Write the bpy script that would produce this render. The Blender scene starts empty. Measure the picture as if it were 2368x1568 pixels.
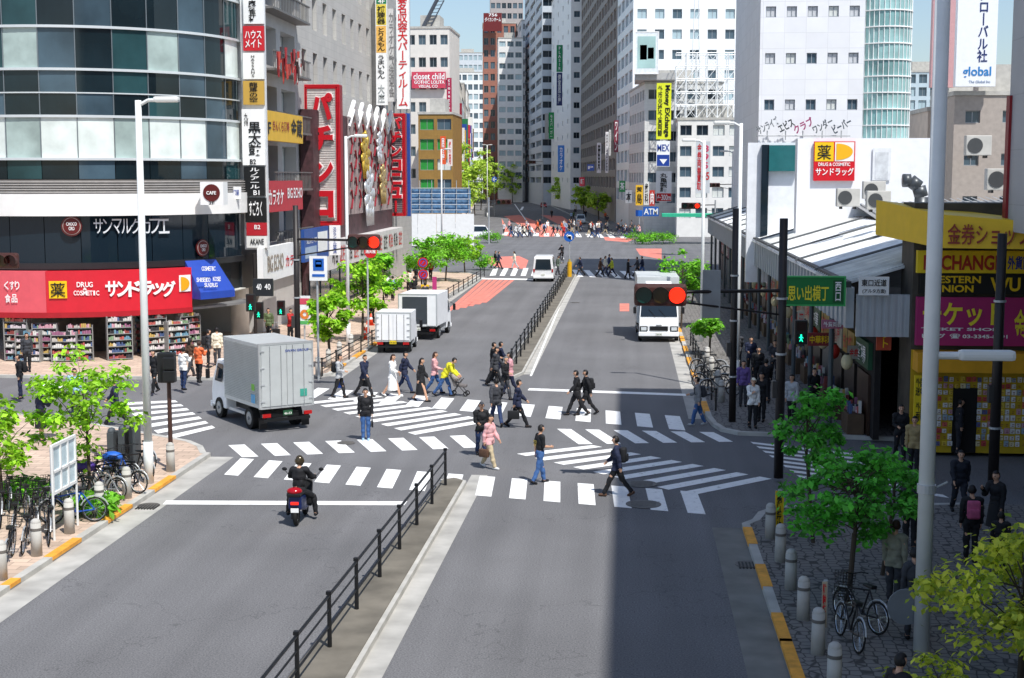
import bpy, bmesh, math, random
import numpy as np
from mathutils import Vector, Matrix, noise
random.seed(7)
R=math.radians; COL=bpy.context.scene.collection; V3=Vector
# ------------------------------------------------------------------ camera geometry
F=3300.; CH=8.8
YAW=math.atan(266/F); PIT=math.atan(374/F)
FW=V3((-math.sin(YAW)*math.cos(PIT), math.cos(YAW)*math.cos(PIT), -math.sin(PIT)))
RT=V3((math.cos(YAW), math.sin(YAW), 0)); UP=RT.cross(FW)
CAM=V3((0,0,CH))
def ray(px,py): return FW*F+RT*(px-1184)-UP*(py-784)
def G(px,py,z=0.):
    d=ray(px,py); return CAM+d*((z-CH)/d.z)
def PY(px,py,Y):
    d=ray(px,py); return CAM+d*(Y/d.y)
def PX(px,py,X):
    d=ray(px,py); return CAM+d*(X/d.x)
def proj(p):
    q=V3(p)-CAM; f=q.dot(FW)
    if f<=0.1: return (-9999,-9999)
    return (1184+F*q.dot(RT)/f, 784-F*q.dot(UP)/f)
# ------------------------------------------------------------------ materials
def rgb(h):
    h=h.lstrip('#'); return tuple((int(h[i:i+2],16)/255)**2.2 for i in (0,2,4))
MC={}
def M(h,rough=.6,metal=0.,var=.1,sc=2.5,kind=None,a=1.,b=.5,bump=0.,emit=0.,spec=.5):
    key=(h,rough,metal,var,sc,kind,a,b,bump,emit)
    if key in MC: return MC[key]
    m=bpy.data.materials.new('surface'); m.use_nodes=True; nt=m.node_tree; N=nt.nodes; L=nt.links
    p=N['Principled BSDF']; c=rgb(h)+(1,)
    p.inputs['Base Color'].default_value=c; p.inputs['Roughness'].default_value=rough; p.inputs['Metallic'].default_value=metal
    if emit: p.inputs['Emission Color'].default_value=c; p.inputs['Emission Strength'].default_value=emit
    src=None
    if kind in('tile','pave'):
        g=N.new('ShaderNodeNewGeometry'); s=N.new('ShaderNodeSeparateXYZ'); cb=N.new('ShaderNodeCombineXYZ'); L.new(g.outputs['Position'],s.inputs[0])
        if kind=='tile':
            ad=N.new('ShaderNodeMath'); L.new(s.outputs[0],ad.inputs[0]); L.new(s.outputs[1],ad.inputs[1]); L.new(ad.outputs[0],cb.inputs[0]); L.new(s.outputs[2],cb.inputs[1])
        else: L.new(s.outputs[0],cb.inputs[0]); L.new(s.outputs[1],cb.inputs[1])
        br=N.new('ShaderNodeTexBrick'); L.new(cb.outputs[0],br.inputs['Vector']); br.inputs['Scale'].default_value=1
        br.inputs['Brick Width'].default_value=a; br.inputs['Row Height'].default_value=b; br.inputs['Mortar Size'].default_value=.018
        br.offset=0 if kind=='tile' else .5
        f=.82 if kind=='tile' else .6
        br.inputs['Color1'].default_value=c; br.inputs['Color2'].default_value=tuple(x*(.93 if kind=='tile' else .72) for x in c[:3])+(1,)
        br.inputs['Mortar'].default_value=tuple(x*f for x in c[:3])+(1,); src=br.outputs['Color']
    if kind=='fan':
        g=N.new('ShaderNodeNewGeometry'); vo=N.new('ShaderNodeTexVoronoi'); vo.feature='DISTANCE_TO_EDGE'; vo.inputs['Scale'].default_value=4.5; vo.inputs['Randomness'].default_value=.45; L.new(g.outputs['Position'],vo.inputs['Vector'])
        rp=N.new('ShaderNodeValToRGB'); rp.color_ramp.elements[0].position=.03; rp.color_ramp.elements[1].position=.09; rp.color_ramp.elements[0].color=tuple(x*.3 for x in c[:3])+(1,); rp.color_ramp.elements[1].color=c
        L.new(vo.outputs['Distance'],rp.inputs[0]); src=rp.outputs[0]
    if kind=='worn':
        g=N.new('ShaderNodeNewGeometry'); n0=N.new('ShaderNodeTexNoise'); n0.inputs['Scale'].default_value=5; n0.inputs['Detail'].default_value=12; n0.inputs['Roughness'].default_value=.72; L.new(g.outputs['Position'],n0.inputs['Vector'])
        rp=N.new('ShaderNodeValToRGB'); rp.color_ramp.elements[0].position=.33; rp.color_ramp.elements[1].position=.41; rp.color_ramp.elements[0].color=(.2,.2,.2,1); rp.color_ramp.elements[1].color=c
        L.new(n0.outputs[0],rp.inputs[0]); src=rp.outputs[0]
    if kind=='leaf':
        g=N.new('ShaderNodeNewGeometry'); rp=N.new('ShaderNodeValToRGB'); e=rp.color_ramp.elements
        e[0].color=tuple(x*.4 for x in c[:3])+(1,); e[1].color=tuple(min(1,x*1.6) for x in c[:3])+(1,)
        L.new(g.outputs['Random Per Island'],rp.inputs[0]); src=rp.outputs[0]
    if var:
        tc=N.new('ShaderNodeNewGeometry' if kind in('world','tile','pave','fan','worn') else 'ShaderNodeTexCoord'); no=N.new('ShaderNodeTexNoise'); no.inputs['Scale'].default_value=sc; no.inputs['Detail'].default_value=6
        L.new(tc.outputs['Position'] if 'Position' in tc.outputs else tc.outputs['Object'],no.inputs['Vector'])
        mr=N.new('ShaderNodeMapRange'); mr.inputs[1].default_value=.3; mr.inputs[2].default_value=.7; mr.inputs[3].default_value=1-var; mr.inputs[4].default_value=1+var
        L.new(no.outputs[0],mr.inputs[0]); hs=N.new('ShaderNodeHueSaturation'); hs.inputs['Color'].default_value=c
        L.new(mr.outputs[0],hs.inputs['Value'])
        if src: L.new(src,hs.inputs['Color'])
        src=hs.outputs[0]
    if src:
        L.new(src,p.inputs['Base Color'])
        if kind=='leaf':
            tr=N.new('ShaderNodeBsdfTranslucent'); L.new(src,tr.inputs[0]); mx=N.new('ShaderNodeMixShader'); mx.inputs[0].default_value=.45
            L.new(p.outputs[0],mx.inputs[1]); L.new(tr.outputs[0],mx.inputs[2]); L.new(mx.outputs[0],N['Material Output'].inputs[0])
    MC[key]=m; return m
def asphalt():
    m=bpy.data.materials.new('asphalt'); m.use_nodes=True; nt=m.node_tree; N=nt.nodes; L=nt.links; p=N['Principled BSDF']; p.inputs['Roughness'].default_value=.85
    g=N.new('ShaderNodeNewGeometry')
    def nz(s,lo,hi,vec=None,det=6):
        n=N.new('ShaderNodeTexNoise'); n.inputs['Scale'].default_value=s; n.inputs['Detail'].default_value=det; L.new(vec or g.outputs['Position'],n.inputs['Vector'])
        r=N.new('ShaderNodeMapRange'); r.inputs[1].default_value=.3; r.inputs[2].default_value=.7; r.inputs[3].default_value=lo; r.inputs[4].default_value=hi; L.new(n.outputs[0],r.inputs[0]); return r.outputs[0]
    mp=N.new('ShaderNodeMapping'); mp.inputs['Scale'].default_value=(1.2,.04,1); L.new(g.outputs['Position'],mp.inputs[0])
    a=nz(30,.55,1.45); b=nz(.22,.88,1.12); c=nz(1,.88,1.12,mp.outputs[0])
    vo=N.new('ShaderNodeTexVoronoi'); vo.feature='DISTANCE_TO_EDGE'; vo.inputs['Scale'].default_value=.16
    ns=N.new('ShaderNodeTexNoise'); ns.inputs['Scale'].default_value=1.3; ns.inputs['Detail'].default_value=4; L.new(g.outputs['Position'],ns.inputs['Vector'])
    vm=N.new('ShaderNodeVectorMath'); vm.operation='SCALE'; vm.inputs['Scale'].default_value=2.5; L.new(ns.outputs['Color'],vm.inputs[0])
    va=N.new('ShaderNodeVectorMath'); L.new(vm.outputs[0],va.inputs[0]); L.new(g.outputs['Position'],va.inputs[1]); L.new(va.outputs[0],vo.inputs['Vector'])
    cr=N.new('ShaderNodeMapRange'); cr.inputs[1].default_value=0; cr.inputs[2].default_value=.005; cr.inputs[3].default_value=.68; cr.inputs[4].default_value=1; L.new(vo.outputs['Distance'],cr.inputs[0])
    def mul(x,y):
        q=N.new('ShaderNodeMath'); q.operation='MULTIPLY'; L.new(x,q.inputs[0]); L.new(y,q.inputs[1]); return q.outputs[0]
    t=mul(mul(a,b),mul(c,cr.outputs[0])); cc=N.new('ShaderNodeHueSaturation'); cc.inputs['Color'].default_value=(.148,.147,.150,1); L.new(t,cc.inputs['Value']); L.new(cc.outputs[0],p.inputs['Base Color'])
    return m
ASPH=asphalt()
WHITEP=M('#f4f4f1',.6,var=.06,sc=5,kind='worn'); CONC=M('#8f8c86',.85,var=.16,sc=3,kind='world'); CONCL=M('#b4b2ab',.85,var=.16,sc=2,kind='world')
STEEL=M('#b9bdbf',.4,.3,.06); WPOLE=M('#e3e6e4',.45,0,.05); DPOLE=M('#2b2624',.5,0,.15); BLACK=M('#17181a',.5,0,.1); GLASSD=M('#1f2b34',.06,0,0); GLASSM=M('#4d606c',.08,0,0); GLASSL=M('#a6bcc3',.1,0,0)
BLIND=M('#d0d4cf',.3,0,.08); WHITE=M('#f0f1ef',.5,0,.05); RED=M('#c3151f',.45,0,.06); DRED=M('#8c1420',.45,0,.1); YEL=M('#e9c21a',.5,0,.07); BLUE=M('#1c3f92',.45,0,.06); TYRE=M('#141414',.8,0,.1); RIMM=M('#8d9194',.35,.6,0); SKIN=M('#d0a184',.55,0,.03)
ORANGE=M('#e6a03a',.7,var=.22,sc=4,kind='world'); REDP=M('#d97f70',.8,var=.2,sc=1.6,kind='world'); CHROME=M('#c6cacc',.22,.8,0)
# ------------------------------------------------------------------ mesh builder
def wm(o):
    m=o.matrix_basis.copy()
    while o.parent: o=o.parent; m=o.matrix_basis@m
    return m
class MB:
    def __init__(s): s.v=[]; s.f=[]; s.mi=[]; s.k=0
    def add(s,vs,fs):
        n=len(s.v); s.v+=[tuple(v) for v in vs]; s.f+=[tuple(i+n for i in f) for f in fs]; s.mi+=[s.k]*len(fs); return s
    def box(s,x0,y0,z0,x1,y1,z1):
        x0,x1=min(x0,x1),max(x0,x1); y0,y1=min(y0,y1),max(y0,y1); z0,z1=min(z0,z1),max(z0,z1)
        return s.add([(x0,y0,z0),(x1,y0,z0),(x1,y1,z0),(x0,y1,z0),(x0,y0,z1),(x1,y0,z1),(x1,y1,z1),(x0,y1,z1)],[(3,2,1,0),(4,5,6,7),(0,1,5,4),(1,2,6,5),(2,3,7,6),(3,0,4,7)])
    def bc(s,c,d): return s.box(c[0]-d[0]/2,c[1]-d[1]/2,c[2]-d[2]/2,c[0]+d[0]/2,c[1]+d[1]/2,c[2]+d[2]/2)
    def quad(s,*p): return s.add(p,[tuple(range(len(p)))])
    def cyl(s,p0,p1,r0,r1=None,n=10):
        p0=V3(p0); p1=V3(p1); r1=r0 if r1 is None else r1; d=(p1-p0)
        if d.length<1e-6: return s
        d.normalize(); a=d.orthogonal().normalized(); b=d.cross(a); vs=[]
        for p,r in((p0,r0),(p1,r1)):
            for i in range(n): t=2*math.pi*i/n; vs.append(p+(a*math.cos(t)+b*math.sin(t))*r)
        fs=[(i,(i+1)%n,n+(i+1)%n,n+i) for i in range(n)]+[tuple(range(n-1,-1,-1)),tuple(range(n,2*n))]
        return s.add(vs,fs)
    def tube(s,pts,r,n=8):
        for a,b in zip(pts,pts[1:]): s.cyl(a,b,r,r,n)
        return s
    def sph(s,c,r,n=12,m=8,mat=None):
        if not hasattr(r,'__len__'): r=(r,r,r)
        vs=[]; 
        for j in range(1,m):
            ph=math.pi*j/m
            for i in range(n): t=2*math.pi*i/n; vs.append((r[0]*math.sin(ph)*math.cos(t),r[1]*math.sin(ph)*math.sin(t),r[2]*math.cos(ph)))
        vs+=[(0,0,r[2]),(0,0,-r[2])]
        if mat: vs=[mat@V3(v) for v in vs]
        vs=[(v[0]+c[0],v[1]+c[1],v[2]+c[2]) for v in vs]; fs=[]
        for j in range(m-2):
            for i in range(n): fs.append((j*n+i,(j+1)*n+i,(j+1)*n+(i+1)%n,j*n+(i+1)%n))
        T=len(vs)-2
        for i in range(n): fs.append((T,i,(i+1)%n)); fs.append((T+1,(m-2)*n+(i+1)%n,(m-2)*n+i))
        return s.add(vs,fs)
    def prism(s,pts,z0,z1):
        n=len(pts); ar=sum(pts[i][0]*pts[(i+1)%n][1]-pts[(i+1)%n][0]*pts[i][1] for i in range(n))
        if ar<0: pts=pts[::-1]
        return s.add([(p[0],p[1],z0) for p in pts]+[(p[0],p[1],z1) for p in pts],[tuple(range(n-1,-1,-1)),tuple(range(n,2*n))]+[(i,(i+1)%n,n+(i+1)%n,n+i) for i in range(n)])
    def prof(s,pts,x0,x1,top=0.):   # (y,z[,inset]) profile along x
        n=len(pts); a=[(x0+(p[2] if len(p)>2 else 0),p[0],p[1]) for p in pts]; b=[(x1-(p[2] if len(p)>2 else 0),p[0],p[1]) for p in pts]
        return s.add(a+b,[tuple(range(n)),tuple(range(2*n-1,n-1,-1))]+[(i,n+i,n+(i+1)%n,(i+1)%n) for i in range(n)])
    def torus(s,c,Rr,r,n=20,k=5):
        vs=[];fs=[]
        for i in range(n):
            t=2*math.pi*i/n
            for j in range(k):
                u=2*math.pi*j/k; q=Rr+r*math.cos(u); vs.append((c[0]+r*math.sin(u),c[1]+q*math.cos(t),c[2]+q*math.sin(t)))
        for i in range(n):
            for j in range(k): fs.append((i*k+j,((i+1)%n)*k+j,((i+1)%n)*k+(j+1)%k,i*k+(j+1)%k))
        return s.add(vs,fs)
    def arc(s,cx,cy,r0,r1,z0,z1,a0,a1,n):
        for i in range(n):
            A=R(a0+(a1-a0)*i/n); B=R(a0+(a1-a0)*(i+1)/n); P=[(cx+r*math.cos(t),cy+r*math.sin(t)) for r,t in((r0,A),(r1,A),(r1,B),(r0,B))]
            s.prism(P,z0,z1)
        return s
    def mesh(s,mats,smooth=False,bevel=0,inv=None):
        vs=[tuple(inv@V3(v)) for v in s.v] if inv else s.v
        me=bpy.data.meshes.new('mesh'); me.from_pydata(vs,[],s.f)
        if not isinstance(mats,(list,tuple)): mats=[mats]
        for m in mats: me.materials.append(m)
        if len(mats)>1: me.polygons.foreach_set('material_index',s.mi)
        bm=bmesh.new(); bm.from_mesh(me); bmesh.ops.recalc_face_normals(bm,faces=bm.faces)
        if bevel:
            try: bmesh.ops.bevel(bm,geom=[e for e in bm.edges if len(e.link_faces)==2 and e.calc_face_angle(0)>.3],offset=bevel,segments=2,affect='EDGES',profile=.6)
            except Exception as ex: pass
        bm.to_mesh(me); bm.free()
        if smooth: me.polygons.foreach_set('use_smooth',[True]*len(me.polygons))
        me.update(); return me
    def build(s,name,mats,parent=None,world=False,smooth=False,bevel=0,loc=None):
        inv=wm(parent).inverted() if (world and parent) else None
        o=bpy.data.objects.new(name,s.mesh(mats,smooth,bevel,inv)); COL.objects.link(o)
        if parent: o.parent=parent
        if loc is not None: o.location=loc
        return o
def tag(o,label,cat,group=None):
    o['label']=label; o['category']=cat
    if group: o['group']=group
    return o
def thing(name,label,cat,loc=(0,0,0),rz=0,group=None,sc=1):
    o=bpy.data.objects.new(name,None); COL.objects.link(o); o.location=loc; o.rotation_euler=(0,0,rz); o.scale=(sc,sc,sc); o.empty_display_size=.3
    return tag(o,label,cat,group)
def struct(o): o['kind']='structure'; return o
# ------------------------------------------------------------------ lettering
TX=[]
def text(s,c,U,w,h,mat,parent,ext=0.,bold=.018,local=False,up=(0,0,1)):
    if s.startswith('v:'): s='\n'.join(s[2:])
    if s=='薬': bold=.004
    TX.append((s,V3(c),V3(U),V3(up),w,h,mat,parent,ext,bold,local))
def flush_text():
    obs=[]
    for i,t in enumerate(TX):
        cu=bpy.data.curves.new('t','FONT'); cu.body=t[0]; cu.align_x='CENTER'; cu.offset=t[9]; cu.resolution_u=3; cu.space_line=.95
        if t[8]: cu.extrude=.05
        o=bpy.data.objects.new('tmp',cu); COL.objects.link(o); obs.append(o)
    dg=bpy.context.evaluated_depsgraph_get(); dg.update()
    for o,t in zip(obs,TX):
        me=bpy.data.meshes.new_from_object(o.evaluated_get(dg)); s,c,U,Z,w,h,mat,par,ext,b,local=t
        if len(me.vertices):
            a=np.zeros(len(me.vertices)*3); me.vertices.foreach_get('co',a); a=a.reshape(-1,3)
            lo=a.min(0); hi=a.max(0); Nn=U.cross(Z)
            u=(a[:,0]-(lo[0]+hi[0])/2)/max(1e-6,hi[0]-lo[0])*w; v=(a[:,1]-(lo[1]+hi[1])/2)/max(1e-6,hi[1]-lo[1])*h; q=a[:,2]/.05*ext if ext else a[:,2]*0
            P=np.array(c)+np.outer(u,U)+np.outer(v,Z)+np.outer(q,Nn)
            if par and not local:
                I=np.array(wm(par).inverted()); P=P@I[:3,:3].T+I[:3,3]
            me.vertices.foreach_set('co',P.ravel()); me.update(); me.materials.clear(); me.materials.append(mat)
            ob=bpy.data.objects.new('lettering',me); COL.objects.link(ob); ob.parent=par
        cu=o.data; bpy.data.objects.remove(o); bpy.data.curves.remove(cu)
def rect_on(pl,x0,y0,x1,y1):
    k,c=pl; xm=(x0+x1)/2; ym=(y0+y1)/2
    if k=='S':
        a=PY(x0,ym,c);b=PY(x1,ym,c);t=PY(xm,y0,c).z;u=PY(xm,y1,c).z; return V3(((a.x+b.x)/2,c,(t+u)/2)),V3((1,0,0)),V3((0,-1,0)),b.x-a.x,t-u
    a=PX(x0,ym,c);b=PX(x1,ym,c);t=PX(xm,y0,c).z;u=PX(xm,y1,c).z
    U=V3((0,1,0)) if k=='E' else V3((0,-1,0)); return V3((c,(a.y+b.y)/2,(t+u)/2)),U,(V3((1,0,0)) if k=='E' else V3((-1,0,0))),abs(b.y-a.y),t-u
def sign(label,pl,r,mat,texts=(),patches=(),th=.18,name='shop_sign',cat='sign',rim=None,group=None):
    c,U,N,w,h=rect_on(pl,*r); e=thing(name,label,cat,c,0,group); m=MB()
    def slab(m,c,w,h,d0,d1): 
        p=c+U*(-w/2)+V3((0,0,-h/2))-N*d0; q=c+U*(w/2)+V3((0,0,h/2))+N*d1; m.box(*p,*q)
    slab(m,c,w,h,th,0); m.build('board',mat,e,True)
    if rim:
        m=MB(); t=max(.03,min(w,h)*.05)
        for cc,ww,hh in((c+V3((0,0,h/2)),w+t,t),(c-V3((0,0,h/2)),w+t,t),(c+U*w/2,t,h-t),(c-U*w/2,t,h-t)): slab(m,cc,ww,hh,th+.02,.04)
        m.build('frame',rim,e,True)
    for x0,y0,x1,y1,pm in patches:
        c2,_,_,w2,h2=rect_on(pl,x0,y0,x1,y1); m=MB(); slab(m,c2,w2,h2,-.002,.012); m.build('panel',pm,e,True)
    for t in texts:
        s,x0,y0,x1,y1,tm=t[:6]; c2,_,_,w2,h2=rect_on(pl,x0,y0,x1,y1); text(s,c2+N*(.03+ (t[6] if len(t)>6 else 0)),U,w2,h2,tm,e,t[6] if len(t)>6 else 0)
    return e
# ------------------------------------------------------------------ people
def make_body(po,vox):
    legs=po['legs']; arms=po['arms']; lean=R(po.get('lean',2)); fem=po.get('fem',0); hz=.90; spr=po.get('spread',0)
    P=[]; C_=lambda a,b,ra,rb,t:P.append(('c',V3(a),V3(b),ra,rb,t)); E_=lambda c,r,t:P.append(('e',V3(c),r,t))
    cl,sl=math.cos(lean),math.sin(lean)
    def T(v): y,z=v[1],v[2]-hz; return V3((v[0],y*cl-z*sl,hz+y*sl+z*cl))
    foot=[]
    for s,(a,k) in zip((1,-1),legs):
        a=R(a);k=R(k); hj=V3((s*.09,0,hz-.03)); kn=hj+V3((s*spr,-math.sin(a),-math.cos(a))).normalized()*.42; an=kn+V3((s*spr*.25,-math.sin(a-k),-math.cos(a-k))).normalized()*.40
        C_(hj,kn,.088,.062,'thigh'); C_(kn,an,.062,.047,'shin')
        fp=0 if po.get('sit') else max(0,(k-a)*.7) if a<k else 0.; c,d=math.cos(fp),math.sin(fp)
        rf=lambda y,z:an+V3((0,y*c-z*d,y*d+z*c))
        h0,h1=rf(.035,-.045),rf(-.13,-.055); C_(h0,h1,.04,.034,'foot'); foot+=[h0.z-.04,h1.z-.034]
    E_(T((0,0,hz)),(.155 if not fem else .16,.11,.12),'pelv'); E_(T((0,0,1.06)),(.14-.02*fem,.1,.15),'torso'); E_(T((0,.005,1.25)),(.165-.02*fem,.115,.19),'torso')
    sw=.178-.022*fem
    C_(T((-sw+.02,.01,1.40)),T((sw-.02,.01,1.40)),.06,.06,'torso'); C_(T((0,.01,1.43)),T((0,-.01,1.53)),.056,.05,'neck')
    hc=T((0,-.02,1.615)); E_(hc,(.076,.095,.112),'head'); E_(T((0,-.045,1.565)),(.056,.06,.06),'head'); E_(T((0,-.118,1.60)),(.014,.022,.024),'head')
    for s in(1,-1): E_(T((s*.078,-.01,1.61)),(.012,.02,.03),'head')
    if po.get('long'): E_(T((0,.06,1.50)),(.075,.035,.16),'hairl')
    hands=[]
    for s,(ua,eb) in zip((1,-1),arms):
        ua=R(ua);eb=R(eb); sh=T((s*sw,.01,1.39)); o=(.12 if eb<1 else .06)+spr*.5
        d1=V3((s*o,-math.sin(ua),-math.cos(ua))).normalized(); el=sh+d1*.28; t=ua+eb; d2=V3((s*.02 if eb<1 else -s*.25,-math.sin(t),-math.cos(t))).normalized(); wr=el+d2*.25
        C_(sh,el,.054,.043,'arm'); C_(el,wr,.043,.03,'fore'); q=V3((0,-math.cos(t),math.sin(t))).normalized()
        pc=wr+d2*.05
        C_(wr,pc+d2*.02-q*.015,.026,.02,'hand'); C_(wr,pc+d2*.02+q*.018,.026,.02,'hand')
        for i,l in enumerate((.062,.072,.068,.052)):
            b=pc+d2*.03+q*(.03-.02*i); m1=b+d2*l*.55; inn=V3((-s,0,0)); m2=m1+(d2*.7+inn*.7)*l*.5; C_(b,m1,.0095,.009,'hand'); C_(m1,m2,.009,.008,'hand')
        b=wr+d2*.03+q*.025; C_(b,b+(q*.8+d2*.6)*.05,.012,.009,'hand'); hands.append(pc+d2*.06)
    dz=-min(foot); m=MB()
    for p in P:
        if p[0]=='c':
            n=10 if p[3]>.02 else 7; m.cyl(p[1],p[2],p[3],p[4],n); m.sph(p[1],p[3],n,6); m.sph(p[2],p[4],n,6)
        else: m.sph(p[1],p[2],14,10)
    me=m.mesh([SKIN]); o=bpy.data.objects.new('tmp',me); COL.objects.link(o); md=o.modifiers.new('r','REMESH'); md.mode='VOXEL'; md.voxel_size=vox
    if vox<.02: sm=o.modifiers.new('s','SMOOTH'); sm.factor=.5; sm.iterations=1
    dg=bpy.context.evaluated_depsgraph_get(); m2=bpy.data.meshes.new_from_object(o.evaluated_get(dg)); bpy.data.objects.remove(o)
    nv=len(m2.vertices); V=np.zeros(nv*3); m2.vertices.foreach_get('co',V); V=V.reshape(-1,3); Nn=np.zeros(nv*3); m2.vertex_normals.foreach_get('vector',Nn); Nn=Nn.reshape(-1,3)
    D=[]
    for p in P:
        if p[0]=='c':
            a=np.array(p[1]);ab=np.array(p[2])-a; L2=max(1e-9,ab@ab); t=np.clip(((V-a)@ab)/L2,0,1); D.append(np.linalg.norm(V-a-np.outer(t,ab),axis=1)-(p[3]+t*(p[4]-p[3])))
        else: D.append((np.linalg.norm((V-np.array(p[1]))/np.array(p[2]),axis=1)-1)*min(p[2]))
    idx=np.argmin(np.array(D),0); tags=np.array([p[-1] for p in P])[idx]; pid=idx
    Fs=[tuple(p.vertices) for p in m2.polygons]
    rel=V-np.array(hc); ly=rel[:,1]*cl+rel[:,2]*sl; lz=-rel[:,1]*sl+rel[:,2]*cl; lx=rel[:,0]
    up_=V.copy(); up_[:,2]+=dz
    def sub(mask,off,fold=0.):
        ids=np.where(mask)[0]; mp={int(i):j for j,i in enumerate(ids)}; fs=[tuple(mp[i] for i in f) for f in Fs if all(i in mp for i in f)]
        vs=[]
        for i in ids:
            k=off+(fold*noise.noise(V3(V[i])*9) if fold else 0); v=up_[i]+Nn[i]*k; vs.append(tuple(v))
        mm=bpy.data.meshes.new('cloth'); mm.from_pydata(vs,[],fs); mm.materials.append(BLACK); mm.polygons.foreach_set('use_smooth',[True]*len(fs)); mm.update(); return mm
    isin=lambda *a: np.isin(tags,a)
    m2.vertices.foreach_set('co',up_.ravel()); m2.polygons.foreach_set('use_smooth',[True]*len(m2.polygons))
    m2.materials.clear(); m2.materials.append(SKIN); m2.materials.append(BLACK); m2.materials.append(M('#8a4a42',.6,0,0))
    if vox<.02:
        for p in m2.polygons:
            c=np.mean(np.stack([[lx[i],ly[i],lz[i]] for i in p.vertices]),0)
            if c[1]<-.06:
                if abs(abs(c[0])-.03)<.013 and abs(c[2]-.005)<.009: p.material_index=1
                elif abs(c[0])<.022 and abs(c[2]+.062)<.008: p.material_index=2
    m2.update()
    fi=[i for i,p in enumerate(P) if p[-1]=='foot']
    out={'body':m2,'jacket':sub(isin('torso','arm','fore')|(isin('pelv','thigh')&(V[:,2]>hz-.12)&(V[:,2]<hz+.4)) if not po.get('sit') else isin('torso','arm','fore'),.024,.03),
      'shirt':sub(isin('torso','arm'),.012,.012),'trousers':sub(isin('pelv','thigh','shin'),.014,.024),'shoeA':sub(pid==fi[0],.008),'shoeB':sub(pid==fi[1],.008),
      'hair':sub(isin('hairl')|(isin('head')&(((ly>-.005)&(lz>-.07))|(lz>.055))),.014),'helmet':sub(isin('head')&((ly>-.06)|(lz>.03)|(lz<-.04)),.035),
      'head':hc+V3((0,0,dz)),'back':T((0,.17,1.2))+V3((0,0,dz)),'hands':[h+V3((0,0,dz)) for h in hands],'waist':dz+hz,'lean':lean}
    return out
POSES={'w1':dict(legs=((27,6),(-20,20)),arms=((-22,14),(24,22))),'w2':dict(legs=((-20,20),(27,6)),arms=((24,22),(-22,14))),
 'w3':dict(legs=((15,4),(-12,14)),arms=((-10,12),(6,75))),'st':dict(legs=((3,2),(-2,2)),arms=((2,8),(-3,10))),'ph':dict(legs=((6,3),(-5,4)),arms=((4,10),(38,92))),
 'f1':dict(legs=((22,6),(-17,20)),arms=((-12,14),(12,60)),fem=1,long=1),'f2':dict(legs=((-16,18),(22,6)),arms=((14,22),(-14,12)),fem=1,long=1),'fs':dict(legs=((4,3),(-4,4)),arms=((2,10),(30,85)),fem=1),
 'bend':dict(legs=((24,14),(-22,16)),arms=((20,28),(24,26)),lean=34),'ride':dict(legs=((58,60),(58,60)),arms=((40,42),(40,42)),lean=10,sit=1,spread=.55),'cyc':dict(legs=((70,55),(20,40)),arms=((48,30),(48,30)),lean=16,sit=1)}
BC={}
def body(v,lo):
    k=(v,lo)
    if k not in BC: BC[k]=make_body(POSES[v],.034 if lo else .0125)
    return BC[k]
CL={'black':'#1a1b1f','navy':'#1f2740','dgrey':'#3a3c41','grey':'#7d7f82','lgrey':'#b0b2b4','white':'#ebebe8','jeans':'#3a5d90','djeans':'#26375a','beige':'#bfae8d','red':'#b32a2a','pink':'#dfa8a9','yellow':'#d6d02a','orange':'#e96f40','green':'#4a6b3c','blue':'#2c56b8','brown':'#5a4132','cream':'#e2dbc6','sky':'#98bbda','purple':'#6a5590'}
HAIRM={'black':'#15110f','brown':'#3a2418','grey':'#6c6a68'}
def cm(n): return M(CL.get(n,n),.8,0,.16,9)
def person(x,y,v,rz,label,top='black',bot='black',shoe='black',hair='black',layer='jacket',skirt=None,cap=None,helmet=None,h=1.,lo=False,z=0.,group=None,at=None):
    B=body(v,lo); g=at if at is not None else G(x,y,z); e=thing('person',label,'person',g,R(rz),group,h)
    def part(nm,me,mat):
        o=bpy.data.objects.new(nm,me); COL.objects.link(o); o.parent=e
        if mat: o.material_slots[0].link='OBJECT'; o.material_slots[0].material=mat
        return o
    part('body',B['body'],None); part(layer,B['jacket' if layer=='jacket' else 'shirt'],cm(top))
    if skirt:
        w=B['waist']; m=MB(); n=14; ln={'mini':.38,'knee':.5,'coat':.62}[skirt]; rings=[(w+.14,.15,.12),(w,.18,.15),(w-ln,.22,.23)]; vs=[]
        for zz,a,b in rings:
            for i in range(n): t=2*math.pi*i/n; k=1+.05*math.sin(t*5); vs.append((a*k*math.cos(t),b*k*math.sin(t),zz))
        m.add(vs,[(j*n+i,j*n+(i+1)%n,(j+1)*n+(i+1)%n,(j+1)*n+i) for j in range(2) for i in range(n)]); m.build('skirt',cm(bot if skirt!='coat' else top),e,smooth=True)
    else: part('trousers',B['trousers'],cm(bot))
    part('shoe',B['shoeA'],cm(shoe)); part('shoe',B['shoeB'],cm(shoe))
    if helmet: part('helmet',B['helmet'],M(helmet,.12,.3,0))
    elif cap:
        part('cap',B['hair'],cm(cap)); hc=B['head']; b=MB(); b.sph(hc+V3((0,-.13,.06)),(.07,.07,.012),12,5); b.build('cap_brim',cm(cap),e,smooth=True)
    else: part('hair',B['hair'],M(HAIRM[hair],.6,0,0))
    return e
def hold(e,p): return wm(e)@p
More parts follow.
